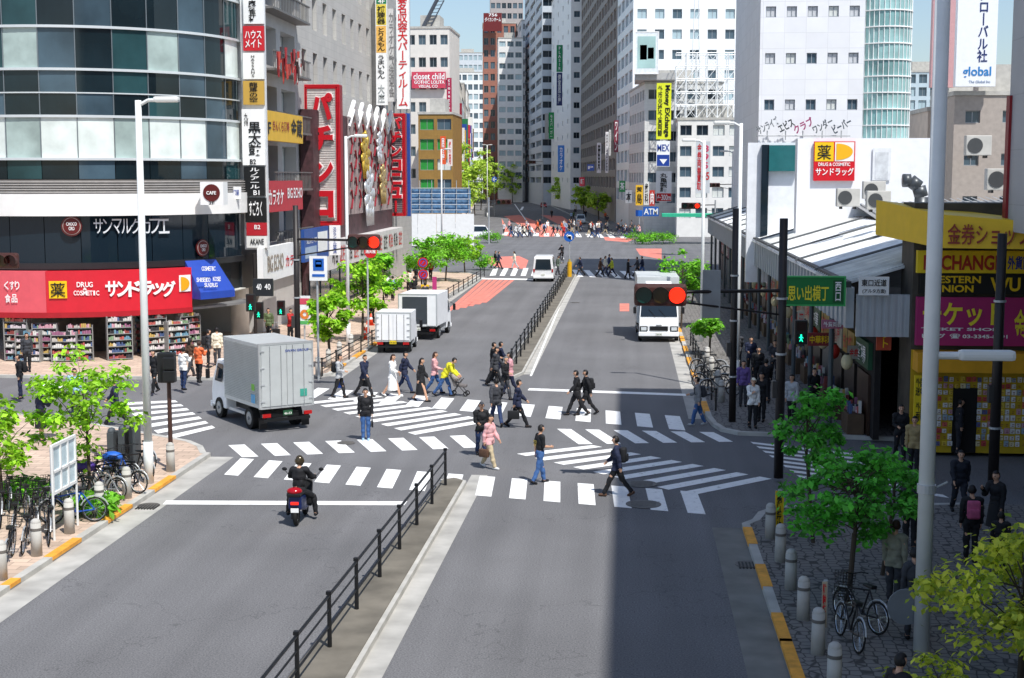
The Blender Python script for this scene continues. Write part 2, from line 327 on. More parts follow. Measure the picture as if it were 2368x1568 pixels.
def backpack(e,v,col,label,lo=False):
    B=body(v,lo); b=thing('backpack',label,'backpack',hold(e,B['back']),e.rotation_euler.z,None,e.scale[0]); b.rotation_euler.x=B['lean']
    m=MB(); m.bc((0,.02,.0),(.29,.17,.42)); m.build('bag',cm(col),b,smooth=True,bevel=.06); m=MB(); m.bc((0,.12,-.07),(.22,.06,.2)); m.build('front_pocket',cm(col),b,smooth=True,bevel=.025)
    for s in(1,-1): m=MB(); m.tube([(s*.1,-.05,.18),(s*.11,-.16,.22),(s*.12,-.30,.12),(s*.13,-.28,-.08),(s*.12,-.05,-.16)],.014,6); m.build('strap',cm(col),b)
    return b
def handbag(e,v,col,label,k=0,sz=(.12,.34,.26),lo=False,name='handbag',cat='bag'):
    B=body(v,lo); b=thing(name,label,cat,hold(e,B['hands'][k]),e.rotation_euler.z,None,e.scale[0]); m=MB(); m.bc((0,0,-sz[2]/2-.12),sz); m.build('bag_body',cm(col),b,smooth=True,bevel=.03)
    m=MB(); m.tube([(0,-.1,-.13),(0,-.06,0),(0,.06,0),(0,.1,-.13)],.01,6); m.build('handle',cm(col),b); return b
# ------------------------------------------------------------------ vehicles (local forward = +y)
def wheel(par,x,y,r,w):
    m=MB(); m.cyl((-w/2,0,0),(w/2,0,0),r,r,20); t=m.build('wheel',TYRE,par,bevel=.02,loc=(x,y,r)); s=1 if x>0 else -1
    m=MB(); m.cyl((s*w/2,0,0),(s*(w/2+.012),0,0),r*.62,r*.5,16); m.cyl((s*(w/2+.012),0,0),(s*(w/2+.05),0,0),r*.16,r*.14,8); m.build('rim',RIMM,t)
def bxp(par,nm,c,d,mat,bevel=0): m=MB(); m.bc(c,d); return m.build(nm,mat,par,bevel=bevel)
def plate(par,y,z,s,txt='46-53',col='#e8e8e0',tc='#1d5b3a',x=0):
    bxp(par,'licence_plate',(x,y,z),(.34,.02,.17),M(col,.5,0,0)); text(txt,V3((x,y+s*.014,z-.02)),V3((1,0,0)) if s<0 else V3((-1,0,0)),.28,.08,M(tc,.5,0,0),par,local=True)
def box_truck(loc,rz,label,L,W,zt,cab,ch,boxm,cabm,ribs=False,open_side=False,fz=.85,wr=.38,txt='46-53',pc='#e8e8e0',tc='#1d5b3a',deflector=False):
    e=thing('box_truck',label,'truck',loc,R(rz)); h=L/2; w=W/2
    bxp(e,'chassis',(0,-.1,wr+.18),(W*.5,L*.9,.18),BLACK)
    m=MB(); c0=h-cab; z0=wr+.02
    m.prof([(c0,z0),(h-.02,z0),(h,z0+.5),(h-.08,z0+.55+(ch-z0)*.22),(h-.42,ch,.08),(c0,ch,.08)],-w+.1,w-.1); m.build('cab',cabm,e,smooth=False,bevel=.05)
    m=MB(); f=lambda t:(h-.08-(.34)*t, z0+.55+(ch-z0)*.22+(ch-z0-.55-(ch-z0)*.22)*t)
    a=f(.02);b=f(.9); xi=w-.17
    m.quad((-xi,a[0]+.03,a[1]),(xi,a[0]+.03,a[1]),(xi-.06,b[0]+.03,b[1]),(-xi+.06,b[0]+.03,b[1])); m.build('windshield',GLASSD,e)
    for s in(-.35,.2): m=MB(); m.cyl((s,a[0]+.05,a[1]),(s+.35,f(.45)[0]+.06,f(.45)[1]),.012,.012,5); m.build('wiper',BLACK,e)
    for s in(1,-1): m=MB(); m.quad((s*(w-.085),c0+.3,a[1]),(s*(w-.085),h-.35,a[1]),(s*(w-.14),h-.55,b[1]-.06),(s*(w-.14),c0+.3,b[1]-.06)); m.build('side_window',GLASSD,e)
    for s in(1,-1): 
        bxp(e,'headlight_surround',(s*(w-.34),h+.0,z0+.32),(.42,.05,.28),BLACK,.02); bxp(e,'headlight',(s*(w-.34),h+.02,z0+.32),(.3,.06,.18),M('#dfe6e8',.1,.2,0),.02); bxp(e,'side_mirror',(s*(w+.14),h-.25,ch-.55),(.16,.08,.36),BLACK,.03)
        m=MB(); m.tube([(s*(w-.12),h-.3,ch-.25),(s*(w+.14),h-.25,ch-.38)],.018,6); m.build('mirror_arm',BLACK,e)
        bxp(e,'tail_light',(s*(w-.22),-h-.02,wr+.22),(.3,.06,.12),M('#b01818',.3,0,0)); bxp(e,'mudflap',(s*(w-.2),-h+.25,wr*.8),(.3,.02,.4),BLACK)
        bxp(e,'side_guard',(s*(w-.08),-.1,wr+.12),(.04,L*.3,.1),STEEL)
    bxp(e,'grille',(0,h+.01,z0+.34),(W*.42,.05,.24),BLACK); bxp(e,'badge',(0,h+.04,z0+.52),(.3,.02,.07),CHROME); bxp(e,'bumper',(0,h+.02,z0+.04),(W-.14,.12,.22),cabm,.03); bxp(e,'lower_valance',(0,h-.02,z0-.12),(W-.3,.1,.12),BLACK); bxp(e,'rear_bumper',(0,-h-.0,wr+.05),(W*.86,.08,.1),BLACK)
    y1=h-cab-.12; y0=-h
    bx=MB(); bx.box(-w,y0,fz,w,y1,zt); cb=bx.build('cargo_box',boxm,e,bevel=.02)
    if ribs:
        m=MB(); n=34
        for i in range(n):
            z=fz+.14+(zt-fz-.28)*i/(n-1)
            for s in(1,-1): m.box(s*(w+.003),y0+.08,z,s*(w+.02),y1-.08,z+.028)
        m.build('corrugation',M('#b4bab8',.4,.4,.05),cb)
    m=MB()
    for s in(1,-1):
        m.box(s*(w-.0)-.03,y0-.012,fz-.01,s*w+.03,y0+.06,zt+.02)
    m.box(-w+.031,y0-.012,zt-.05,w-.031,y0+.06,zt+.02); m.box(-w+.031,y0-.012,fz-.02,w-.031,y0+.06,fz+.05); m.build('corner_trim',M('#c9cdcd',.35,.5,0),cb)
    if open_side:
        m=MB(); m.box(-w-.012,y0+.2,fz+.08,-w-.002,y1-.3,zt-.12); m.build('open_side_interior',M('#4b5257',.7),e)
        bxp(e,'open_rear_interior',(-.12,y0-.016,(fz+zt)/2),(W*.68,.01,(zt-fz)*.84),M('#3d444a',.7)); 
        m=MB(); m.box(w-.5,y0-.06,fz+.05,w-.03,y0-.02,zt-.08); m.build('rear_door',boxm,e)
    else:
        for s in(1,-1):
            m=MB(); m.box(s*.02,y0-.035,fz+.07,s*(w-.06),y0-.013,zt-.07); d=m.build('rear_door',boxm,e)
            for k in(.18,.6):
                q=MB(); q.cyl((s*(w*k+.04),y0-.055,fz+.06),(s*(w*k+.04),y0-.055,zt-.08),.014,.014,6); q.build('locking_bar',CHROME,d)
            q=MB()
            for k in range(4): q.bc((s*(w-.1),y0-.045,fz+.25+(zt-fz-.5)*k/3),(.14,.02,.05))
            q.build('hinge',STEEL,d)
    plate(e,-h-.06,wr+.28,-1,txt,pc,tc); plate(e,h+.09,z0+.05,1,txt,pc,tc)
    for s in(1,-1): wheel(e,s*(w-.17),h-cab*.55,wr,.2); wheel(e,s*(w-.19),-h+L*.24,wr,.28)
    if deflector:
        m=MB(); m.prof([(h-cab+.1,ch-.02),(h-.55,ch-.02),(h-.9,zt-.35,.1),(h-cab+.1,zt-.2,.1)],-w+.35,w-.35); m.build('wind_deflector',cabm,e,bevel=.06)
    return e
def van(loc,rz,label,L,W,H,col,cat='van',kind='van',roofsign=False,group=None):
    name='delivery_van' if kind=='van' else 'car'
    e=thing(name,label,cat,loc,R(rz),group); h=L/2; w=W/2; wr=.31; bm_=M(col,.25,.1,.02); z0=.28
    if kind=='van': P=[(-h,z0),(h,z0),(h+.02,z0+.45),(h-.12,.95),(h-.85,H-.1,.1),(h-1.1,H,.14),(-h+.12,H,.14),(-h,H-.15,.1),(-h-.02,1.0)]
    else: P=[(-h,z0),(h,z0),(h,.62),(h-.15,.8),(h-1.15,.92,.02),(h-1.75,H-.04,.2),(h-2.1,H,.22),(-h+1.2,H,.22),(-h+.5,.98,.04),(-h,.9)]
    m=MB(); m.prof(P,-w,w); m.build('body_shell',bm_,e,bevel=.05)
    if kind=='van': ra=((-h-.035,1.02,w-.18),(-h-.01,H-.25,w-.28)); fr=((h-.17,1.0,w-.14),(h-.8,H-.14,w-.24)); sy=(-h+.35,h-.75)
    else: ra=((-h+.44,1.0,w-.16),(-h+1.08,H-.05,w-.3)); fr=((h-1.2,.95,w-.14),(h-1.72,H-.06,w-.3)); sy=(-h+1.0,h-1.5)
    for nm,(a,b),s in(('rear_window',ra,-1),('windshield',fr,1)):
        m=MB(); d=s*.03; m.quad((-a[2],a[0]+d,a[1]+.02),(a[2],a[0]+d,a[1]+.02),(b[2],b[0]+d,b[1]+.02),(-b[2],b[0]+d,b[1]+.02)); m.build(nm,GLASSD,e)
    zl=1.05 if kind=='van' else .95
    for s in(1,-1):
        ym=(sy[0]+sy[1])/2
        for q in((sy[0],ym-.06),(ym+.06,sy[1])):
            m=MB(); m.quad((s*(w+.005),q[0],zl),(s*(w+.005),q[1]+(.25 if q[1]==sy[1] else 0),zl),(s*(w-.1 if kind=='van' else w-.17),q[1]-.1,H-.16),(s*(w-.1 if kind=='van' else w-.17),q[0]+.05,H-.16)); m.build('side_window',GLASSD,e)
        bxp(e,'tail_light',(s*(w-.1),-h-.02,.85 if kind!='van' else .95),(.14,.06,.28 if kind=='van' else .14),M('#a01515',.2,0,0),.02); bxp(e,'headlight',(s*(w-.25),h+.0,.66),(.34,.07,.16),M('#e3e8ea',.1,.2,0),.03); bxp(e,'side_mirror',(s*(w+.1),h-1.2,1.05),(.16,.1,.13),bm_,.03)
    bxp(e,'front_bumper',(0,h+.02,.4),(W-.06,.14,.22),bm_,.05); bxp(e,'rear_bumper',(0,-h-.03,.4),(W-.06,.14,.2),bm_,.05); plate(e,-h-.11,.62,-1,'12-07'); plate(e,h+.1,.42,1,'12-07')
    if roofsign: bxp(e,'roof_lamp',(0,.1,H+.09),(.5,.16,.15),M('#e8e4d0',.4,0,0),.04)
    for s in(1,-1): wheel(e,s*(w-.09),h-.75,wr,.18); wheel(e,s*(w-.09),-h+.75,wr,.18)
    return e
def bicycle(loc,rz,label,col,basket=True,lean=6):
    e=thing('bicycle',label,'bicycle',loc,R(rz),'bicycles parked by the kerb'); e.rotation_euler[1]=R(lean); mt=M(col,.35,.2,0); r=.32
    for y in(.52,-.52):
        m=MB(); m.torus((0,y,r),r-.02,.02,20,5); wh=m.build('wheel',TYRE,e); m=MB(); m.torus((0,y,r),r-.05,.01,18,4)
        for k in range(8): t=math.pi*k/8; m.cyl((0,y-math.cos(t)*(r-.05),r-math.sin(t)*(r-.05)),(0,y+math.cos(t)*(r-.05),r+math.sin(t)*(r-.05)),.0035,.0035,3)
        m.build('rim',CHROME,wh)
        m=MB(); pts=[(0,y+math.cos(t)*(r+.03),r+math.sin(t)*(r+.03)) for t in [R(a) for a in range(20,165,24)]]; m.tube(pts,.018,5); m.build('mudguard',STEEL,e)
    m=MB(); bb=(0,-.05,.28); st=(0,-.2,.78); hd=(0,.36,.86); hl=(0,.40,.68)
    for a,b in((bb,st),(bb,hl),(st,hl),(bb,(0,-.52,r)),(st,(0,-.52,r)),(hd,(0,.52,r))): m.cyl(a,b,.02,.02,6)
    m.build('frame',mt,e); m=MB(); m.tube([(-.27,.2,1.0),(-.2,.33,1.0),(0,.36,.96),(.2,.33,1.0),(.27,.2,1.0)],.013,6); m.cyl(hd,(0,.36,.97),.014,.014,6); m.build('handlebar',BLACK,e)
    m=MB(); m.prof([(-.33,.82),(-.05,.84),(-.05,.88),(-.33,.90)],-.07,.07); m.build('saddle',BLACK,e,bevel=.02)
    if basket:
        m=MB()
        for i in range(5):
            z=.72+.06*i; a=.13+.01*i
            for p,q in(((-a,.42,z),(a,.42,z)),((a,.42,z),(a,.68,z)),((a,.68,z),(-a,.68,z)),((-a,.68,z),(-a,.42,z))): m.cyl(p,q,.006,.006,4)
        for x in(-.13,-.06,0,.06,.13):
            for y in(.42,.68): m.cyl((x,y,.72),(x*1.2,y,.96),.005,.005,4)
        m.build('basket',BLACK,e)
    m=MB(); m.cyl((-.1,-.05,.28),(.1,-.05,.28),.014,.014,6); m.cyl((.03,-.05,.28),(.04,-.05,.28),.09,.09,14); m.build('crank',CHROME,e)
# ------------------------------------------------------------------ trees
def tree(loc,h,r,th,n,ls,col,label,group=None,tr=.09,nc=16,name='street_tree',cat='tree',sp=1.):
    e=thing(name,label,cat,loc,0,group); m=MB(); rnd=random; base=V3((0,0,0)); top=V3((rnd.uniform(-.2,.2),rnd.uniform(-.2,.2),th))
    cz=(th*.8+h)/2; rz=(h-th*.8)/2; cl=[]
    nc=int(nc*1.7)
    for i in range(nc):
        while 1:
            p=V3((rnd.uniform(-1,1),rnd.uniform(-1,1),rnd.uniform(-1,1)))
            if .25<p.length<1: break
        k=1-.4*max(0,p.z)**2; cl.append(V3((p.x*r*k,p.y*r*k,cz+p.z*rz*.92)))
    mid=V3((top.x,top.y,cz+rz*.3)); m.tube([base,top*.5,top],tr,7); m.v=[(v[0]*(1-.3*v[2]/h),v[1]*(1-.3*v[2]/h),v[2]) for v in m.v]; m.cyl(top,mid,tr*.7,tr*.3,6)
    for c in cl:
        s=top.lerp(mid,rnd.uniform(0,1)); q=s.lerp(c,.5)+V3((0,0,.1*r)); m.cyl(s,q,tr*.3,tr*.18,5); m.cyl(q,c,tr*.18,tr*.06,4)
    m.build('trunk',M('#4c4238',.9,0,.2),e)
    vs=[];fs=[]
    for c in cl:
        R_=r*rnd.uniform(.16,.34)*sp
        for j in range(max(6,int(n/nc*rnd.uniform(.6,1.3)))):
            d=V3((rnd.gauss(0,1),rnd.gauss(0,1),rnd.gauss(0,.5))); d.normalize(); p=c+d*R_*(rnd.random()**.6)*rnd.choice((1,1,1,1.5))
            nn=(d*.5+V3((rnd.gauss(0,.45),rnd.gauss(0,.45),rnd.gauss(.8,.35)))).normalized(); a=nn.orthogonal().normalized(); a=Matrix.Rotation(rnd.uniform(0,6.3),3,nn)@a; b=nn.cross(a); s=ls*rnd.uniform(.6,1.3); k=len(vs)
            vs+=[p-a*s*.5,p+b*s*.3+nn*s*.08,p+a*s*.5,p-b*s*.3+nn*s*.08]; fs.append((k,k+1,k+2,k+3))
    me=bpy.data.meshes.new('leaves'); me.from_pydata(vs,[],fs); me.materials.append(M(col,.55,0,.25,.9,'leaf')); me.update(); o=bpy.data.objects.new('crown',me); COL.objects.link(o); o.parent=e
    return e
# ------------------------------------------------------------------ buildings
WC={}
def win_mesh(ww,wh,ax,frame,glass,mull):
    k=(round(ww,2),round(wh,2),ax,frame,glass,mull)
    if k in WC: return WC[k]
    m=MB(); n={'S':(0,-1),'E':(1,0),'W':(-1,0)}[ax]; u=(1,0) if ax=='S' else (0,1)
    def b(a0,a1,z0,z1,d0,d1): m.box(u[0]*a0+n[0]*d0,u[1]*a0+n[1]*d0,z0,u[0]*a1+n[0]*d1,u[1]*a1+n[1]*d1,z1)
    t=min(.07,ww*.08); m.k=1; b(-ww/2+t,ww/2-t,-wh/2+t,wh/2-t,.0,.03); m.k=0
    b(-ww/2,ww/2,wh/2-t,wh/2,0,.07); b(-ww/2,ww/2,-wh/2,-wh/2+t,0,.1); b(-ww/2,-ww/2+t,-wh/2+t,wh/2-t,0,.07); b(ww/2-t,ww/2,-wh/2+t,wh/2-t,0,.07)
    for i in range(1,mull): x=-ww/2+ww*i/mull; b(x-t/2,x+t/2,-wh/2+t,wh/2-t,.031,.065)
    WC[k]=m.mesh([frame,glass]); return WC[k]
FRM=M('#9a9fa3',.4,.4,0); FRD=M('#2c2f33',.4,.2,0)
def building(label,x,y,w,d,h,wall,faces,rz=0,name='building',dep=.3,roofc=CONCL,z0=0,group=None):
    e=thing(name,label,'building',(x,y,z0),R(rz),group); ws=MB(); sides=[f[0] for f in faces]; cx0=dep if 'W' in sides else 0; cx1=w-(dep if 'E' in sides else 0); cy0=dep if 'S' in sides else 0
    ws.box(cx0,cy0,0,cx1,d,h); nwin=0; extra={}
    mw=wm(e)
    for f in faces:
        ax,fz0,nf,nc,ww,wh,glasses=f[:7]; fr=f[7] if len(f)>7 else FRM; mull=f[8] if len(f)>8 else 2
        if ax=='S': O=V3((0,dep,0));U=V3((1,0,0));N=V3((0,-1,0));W_=w
        elif ax=='E': O=V3((w-dep,dep if 'S' in sides else 0,0));U=V3((0,1,0));N=V3((1,0,0));W_=d-(dep if 'S' in sides else 0)
        else: O=V3((dep,dep if 'S' in sides else 0,0));U=V3((0,1,0));N=V3((-1,0,0));W_=d-(dep if 'S' in sides else 0)
        fh=(h-fz0)/nf; cw=W_/nc; ww=min(ww,cw*.99); wh=min(wh,fh*.95)
        def fb(a0,a1,za,zb):
            p=O+U*a0+V3((0,0,za)); q=O+U*a1+N*dep+V3((0,0,zb)); ws.box(*p,*q)
        if fz0>0: fb(0,W_,0,fz0)
        for i in range(nf):
            zb=fz0+i*fh; sz=zb+(fh-wh)*.5; hz=sz+wh
            fb(0,W_,zb,sz); fb(0,W_,hz,zb+fh)
            if cw-ww>.05:
                fb(0,(cw-ww)/2,sz,hz); fb(W_-(cw-ww)/2,W_,sz,hz)
                for j in range(1,nc): fb(j*cw-(cw-ww)/2,j*cw+(cw-ww)/2,sz,hz)
            for j in range(nc):
                c=O+U*((j+.5)*cw)+V3((0,0,(sz+hz)/2)); px,py=proj(mw@c)
                if not(-200<px<2568 and -250<py<1700): continue
                g=random.choice(glasses); me=win_mesh(ww,wh,ax,fr,g,mull)
                if nwin<98:
                    o=bpy.data.objects.new('window',me); COL.objects.link(o); o.parent=e; o.location=c+N*.005; nwin+=1
                else: extra.setdefault(0,[]).append((me,c+N*.005))
    if extra:
        vs=[];fs=[];mi=[];mats=[]
        for me,c in extra[0]:
            k=len(vs); vs+=[tuple(v.co+c) for v in me.vertices]
            idx=[]
            for mm in me.materials:
                if mm not in mats: mats.append(mm)
                idx.append(mats.index(mm))
            for p in me.polygons: fs.append(tuple(i+k for i in p.vertices)); mi.append(idx[p.material_index])
        me=bpy.data.meshes.new('windows'); me.from_pydata(vs,[],fs)
        for mm in mats: me.materials.append(mm)
        me.polygons.foreach_set('material_index',mi); o=bpy.data.objects.new('window',me); COL.objects.link(o); o.parent=e; o['kind']='stuff'
    ws.build('wall',wall,e); r=MB(); r.box(-.12,-.12,h,w+.12,d+.12,h+.35); r.box(w*.25,d*.3,h+.35,w*.7,d*.7,h+2.6); r.build('roof',roofc,e); return e
# ================================================================== WORLD, SUN, CAMERA
sc=bpy.context.scene
w=bpy.data.worlds.new('World'); sc.world=w; w.use_nodes=True; nt=w.node_tree; bg=nt.nodes['Background']; sk=nt.nodes.new('ShaderNodeTexSky'); sk.sky_type='NISHITA'; sk.sun_disc=False
EL=R(58); SD=V3((.6*math.cos(EL),-.8*math.cos(EL),math.sin(EL))); sk.sun_elevation=EL; sk.sun_rotation=math.atan2(.6,-.8); sk.air_density=1.; sk.dust_density=1.2; sk.ozone_density=2.2; nt.links.new(sk.outputs[0],bg.inputs[0]); bg.inputs[1].default_value=.15
sl=bpy.data.lights.new('sun','SUN'); sl.energy=5.; sl.angle=R(.5); sl.color=(1,.97,.93); so=bpy.data.objects.new('sun',sl); COL.objects.link(so); so.rotation_euler=SD.to_track_quat('Z','Y').to_euler(); so.location=(40,-40,80)
cd=bpy.data.cameras.new('camera'); cd.sensor_width=36; cd.lens=36*F/2368; cd.clip_end=6000; co=bpy.data.objects.new('camera',cd); COL.objects.link(co)
mt=Matrix((RT,UP,-FW)).transposed().to_4x4(); mt.translation=CAM; co.matrix_world=mt; sc.camera=co
sc.view_settings.view_transform='Standard'
# ================================================================== GROUND
def sheet(name,pts,z,mat,st=True):
    m=MB(); m.quad(*[(p[0],p[1],z) for p in pts]); o=m.build(name,mat); 
    if st: struct(o)
    return o
sheet('ground',[(-3000,-500),(3000,-500),(3000,5000),(-3000,5000)],-.02,CONC)
sheet('road',[(-90,-10),(60,-10),(60,240),(-60,900),(-150,900)],0,ASPH)
g2=lambda L,z=0:[tuple(G(x,y,z))[:2] for x,y in L]
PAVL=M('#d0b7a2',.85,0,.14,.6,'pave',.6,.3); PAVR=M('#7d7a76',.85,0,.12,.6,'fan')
def kerb(name,pts,w=.2):
    m=MB()
    for a,b in zip(pts,pts[1:]):
        a=V3(a).to_2d();b=V3(b).to_2d(); d=(b-a).normalized(); n=V3((-d.y,d.x)).to_2d()*w/2; a2=a-d*.03;b2=b+d*.03; m.prism([a2+n,b2+n,b2-n,a2-n],0,.126+random.random()*.004)
    struct(m.build(name,CONCL))
cl=g2([(470,1056),(462,1040),(435,1028),(350,1012),(200,985),(0,960)])
nl=[(-13.2,5),(-13.2,43.6)]+cl+[(-60,58),(-60,5)]; m=MB(); m.prism(nl,-.01,.12); struct(m.build('sidewalk',PAVL)); kerb('kerb',nl[:-2])
fl=[(-60,60.5),(-15.5,60.5),(-14,61),(-13.2,62.2),(-13.2,126),(-14.4,129.5),(-18,131),(-60,131)]; m=MB(); m.prism(fl,-.01,.12); struct(m.build('sidewalk',PAVL)); kerb('kerb',fl)
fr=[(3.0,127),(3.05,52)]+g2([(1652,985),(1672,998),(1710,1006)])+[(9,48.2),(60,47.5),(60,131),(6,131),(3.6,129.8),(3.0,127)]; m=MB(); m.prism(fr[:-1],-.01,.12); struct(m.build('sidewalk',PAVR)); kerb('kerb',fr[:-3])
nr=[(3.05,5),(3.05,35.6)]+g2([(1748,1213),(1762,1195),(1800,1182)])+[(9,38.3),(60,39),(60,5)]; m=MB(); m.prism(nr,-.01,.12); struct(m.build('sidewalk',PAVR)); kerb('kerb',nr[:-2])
D2=V3((-.097,1,0)).normalized()
for sx,xx,mt_ in((1,-1.5,PAVR),(-1,-25.5,PAVL)):
    a=V3((xx,216,0)); b=a+D2*600; o2=sx*60; m=MB(); m.prism([(a.x,a.y),(b.x,b.y),(b.x+o2,b.y),(a.x+o2,a.y)],-.01,.12); struct(m.build('sidewalk',mt_)); kerb('kerb',[tuple(b),tuple(a),(a.x+o2,a.y)],.3)
def strip(name,a,b,w0,mat,z=.004,n=1):
    a=V3(a);b=V3(b); m=MB(); m.quad((a.x,a.y,z),(b.x,b.y,z),(b.x+w0,b.y,z),(a.x+w0,a.y,z)); return struct(m.build(name,mat))
GUT=M('#aaa8a2',.9,var=.22,sc=1.2,kind='world')
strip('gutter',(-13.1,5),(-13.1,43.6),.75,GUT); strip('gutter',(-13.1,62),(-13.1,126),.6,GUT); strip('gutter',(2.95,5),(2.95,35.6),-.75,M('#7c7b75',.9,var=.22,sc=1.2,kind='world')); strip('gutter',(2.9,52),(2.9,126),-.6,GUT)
mA=g2([(680,1568),(1024,1120)]); mB=g2([(808,1568),(1070,1122)])
ext=lambda a,b,y:(a[0]+(b[0]-a[0])*(y-a[1])/(b[1]-a[1]),y)
mA[0]=ext(mA[0],mA[1],6); mB[0]=ext(mB[0],mB[1],6)
MEDM=M('#6e695f',.95,0,.3,1.2,'world')
m=MB(); m.prism([mA[0],mA[1],(mA[1][0]+.3,mA[1][1]+.25),mB[1],mB[0]],0,.15); struct(m.build('median',MEDM))
kerb('kerb',[mB[0],mB[1],(mA[1][0]+.3,mA[1][1]+.25),mA[1]],.2)
strip('gutter',(mB[0][0]+.1,6),(mB[1][0]+.1,41.5),.48,GUT)
nA=g2([(1160,886),(1303,636)]); nB=g2([(1206,866),(1331,637)])
m=MB(); m.prism([nA[0],nA[1],nB[1],nB[0]],0,.15); struct(m.build('median',MEDM)); kerb('kerb',[nA[0],nA[1],nB[1],nB[0],nA[0]],.2)
strip('gutter',(nB[0][0]+.1,nB[0][1]),(nB[1][0]+.1,nB[1][1]),.4,GUT)
# ------------------------------------------------------------------ paint
def paint(polys,mat=WHITEP,z=.008,name='road_marking'):
    m=MB()
    for p in polys: m.quad(*[(q[0],q[1],z) for q in p])
    return struct(m.build(name,mat))
def zebra(a0,a1,b0,b1,n,duty=.5):
    L=[]
    A0,A1,B0,B1=[V3(G(*p)) for p in(a0,a1,b0,b1)]
    for i in range(n):
        t0=(i+.0)/(n-1+duty); t1=(i+duty)/(n-1+duty); L.append([A0.lerp(A1,t0),A0.lerp(A1,t1),B0.lerp(B1,t1),B0.lerp(B1,t0)])
    return L
WZ=WHITEP
paint(zebra((735,897),(1572,963),(700,918),(1585,996),14),WZ)
paint(zebra((556,1060),(1612,1138),(518,1098),(1632,1190),15,.48),WZ)
paint(zebra((528,1030),(1075,1007),(560,1058),(1108,1035),8,.5),WZ,.009)
paint(zebra((1288,992),(1650,1000),(1338,1028),(1695,1022),6,.5),WZ,.009)
paint(zebra((715,930),(960,1006),(872,915),(1135,975),9,.52),WZ,.010)
paint(zebra((1195,1050),(1600,1146),(1370,1030),(1785,1108),9,.52),WZ,.010)
paint(zebra((272,932),(385,1018),(405,926),(498,990),7,.5),WZ)
paint(zebra((1735,1022),(1850,1105),(2000,1052),(2195,1152),8,.5),WZ)
P=lambda *L:[V3(G(*p)) for p in L]
paint([P((384,1158),(942,1160),(935,1169),(376,1167)),P((1224,898),(1585,911),(1587,916),(1220,903)),P((1114,643),(1240,645),(1240,648),(1110,646))])
paint([P((1140,622),(1152,620),(1146,637),(1132,638))]+zebra((1165,620),(1245,620),(1155,638),(1240,638),4,.5)+zebra((1322,624),(1560,630),(1335,640),(1590,648),9,.5),WZ)
paint(zebra((1165,537),(1440,543),(1160,544),(1450,551),12,.5),WZ)
paint([P((1118+i*13,645),(1118+i*13+10,645),(1030+i*17+(12,13,14,13,12,10)[i],720-i*4),(1030+i*17,720-i*4)) for i in range(6)]+[P((1125,595),(1200,592),(1222,602),(1215,622),(1150,618),(1130,610)),P((1165,500),(1200,497),(1330,545),(1250,548)),P((1250,497),(1300,500),(1330,520),(1290,518)),P((1160,505),(1185,548),(1165,545)),P((1433,702),(1455,702),(1455,720),(1433,720)),P((1395,548),(1470,552),(1450,560),(1400,556)),P((1470,575),(1530,575),(1530,600),(1480,590))],REDP,.006)
paint([P((1189,472),(1191,472),(1240,540),(1236,540)),P((1207,478),(1212,478),(1208,486),(1202,486)),P((1296,700),(1299,700),(1230,870),(1225,870))])
def kp(X,ys,nm='kerb_marking'):
    m=MB()
    for a,b in ys: m.box(X-.11,a,.05,X+.115,b,.138)
    struct(m.build(nm,ORANGE))
yy=lambda x,y:G(x,y).y
kp(-13.2,[(yy(0,1366),yy(20,1350)),(yy(88,1300),yy(168,1256)),(yy(225,1214),yy(292,1177)),(yy(340,1142),yy(396,1110))]+[(63+i*5,65.6+i*5) for i in range(6)])
kp(3.05,[(yy(1850,1500),yy(1812,1432)),(yy(1800,1370),yy(1775,1318)),(yy(1765,1270),35.2)]+[(24-i*4,26.5-i*4) for i in range(3)]); kp(3.02,[(53+i*4.6,55.4+i*4.6) for i in range(12)])
for i,(x,y,r) in enumerate(((1484,1120,.45),(1488,1167,.48),(800,1025,.3),(344,1170,.3),(1730,1306,.3),(1330,700,.35),(1715,1000,.4))):
    g=G(x,y); m=MB(); m.cyl((0,0,0),(0,0,.012),r,r,28); 
    for k in range(-3,4): m.box(-r*.7,k*r*.2-.02,.0121,r*.7,k*r*.2+.02,.018)
    o=m.build('manhole_cover',M('#6d6a66',.6,.3,.2,8),loc=(g.x,g.y,.011)); tag(o,['round patterned manhole cover on the hatched crossing','round manhole cover in the near crosswalk below the other one','small dark manhole cover left of the chevron stripes','drain cover beside the left kerb','drain cover on the gutter by the right kerb','manhole cover in the far right lane','manhole cover at the corner of the market pavement'][i],'manhole cover')
for i,p in enumerate((P((325,1178),(345,1165),(360,1170),(340,1183)),P((1715,1303),(1755,1303),(1758,1315),(1718,1315)))):
    m=MB()
    c=sum(p,V3())/4
    for k in range(7): m.box(c.x-.28+k*.08,c.y-.25,.0,c.x-.24+k*.08,c.y+.25,.03)
    tag(m.build('drain_grate',M('#3d3c3b',.7,.3,.1)),['slotted iron drain grate by the left kerb','slotted iron drain grate by the right kerb'][i],'drain')
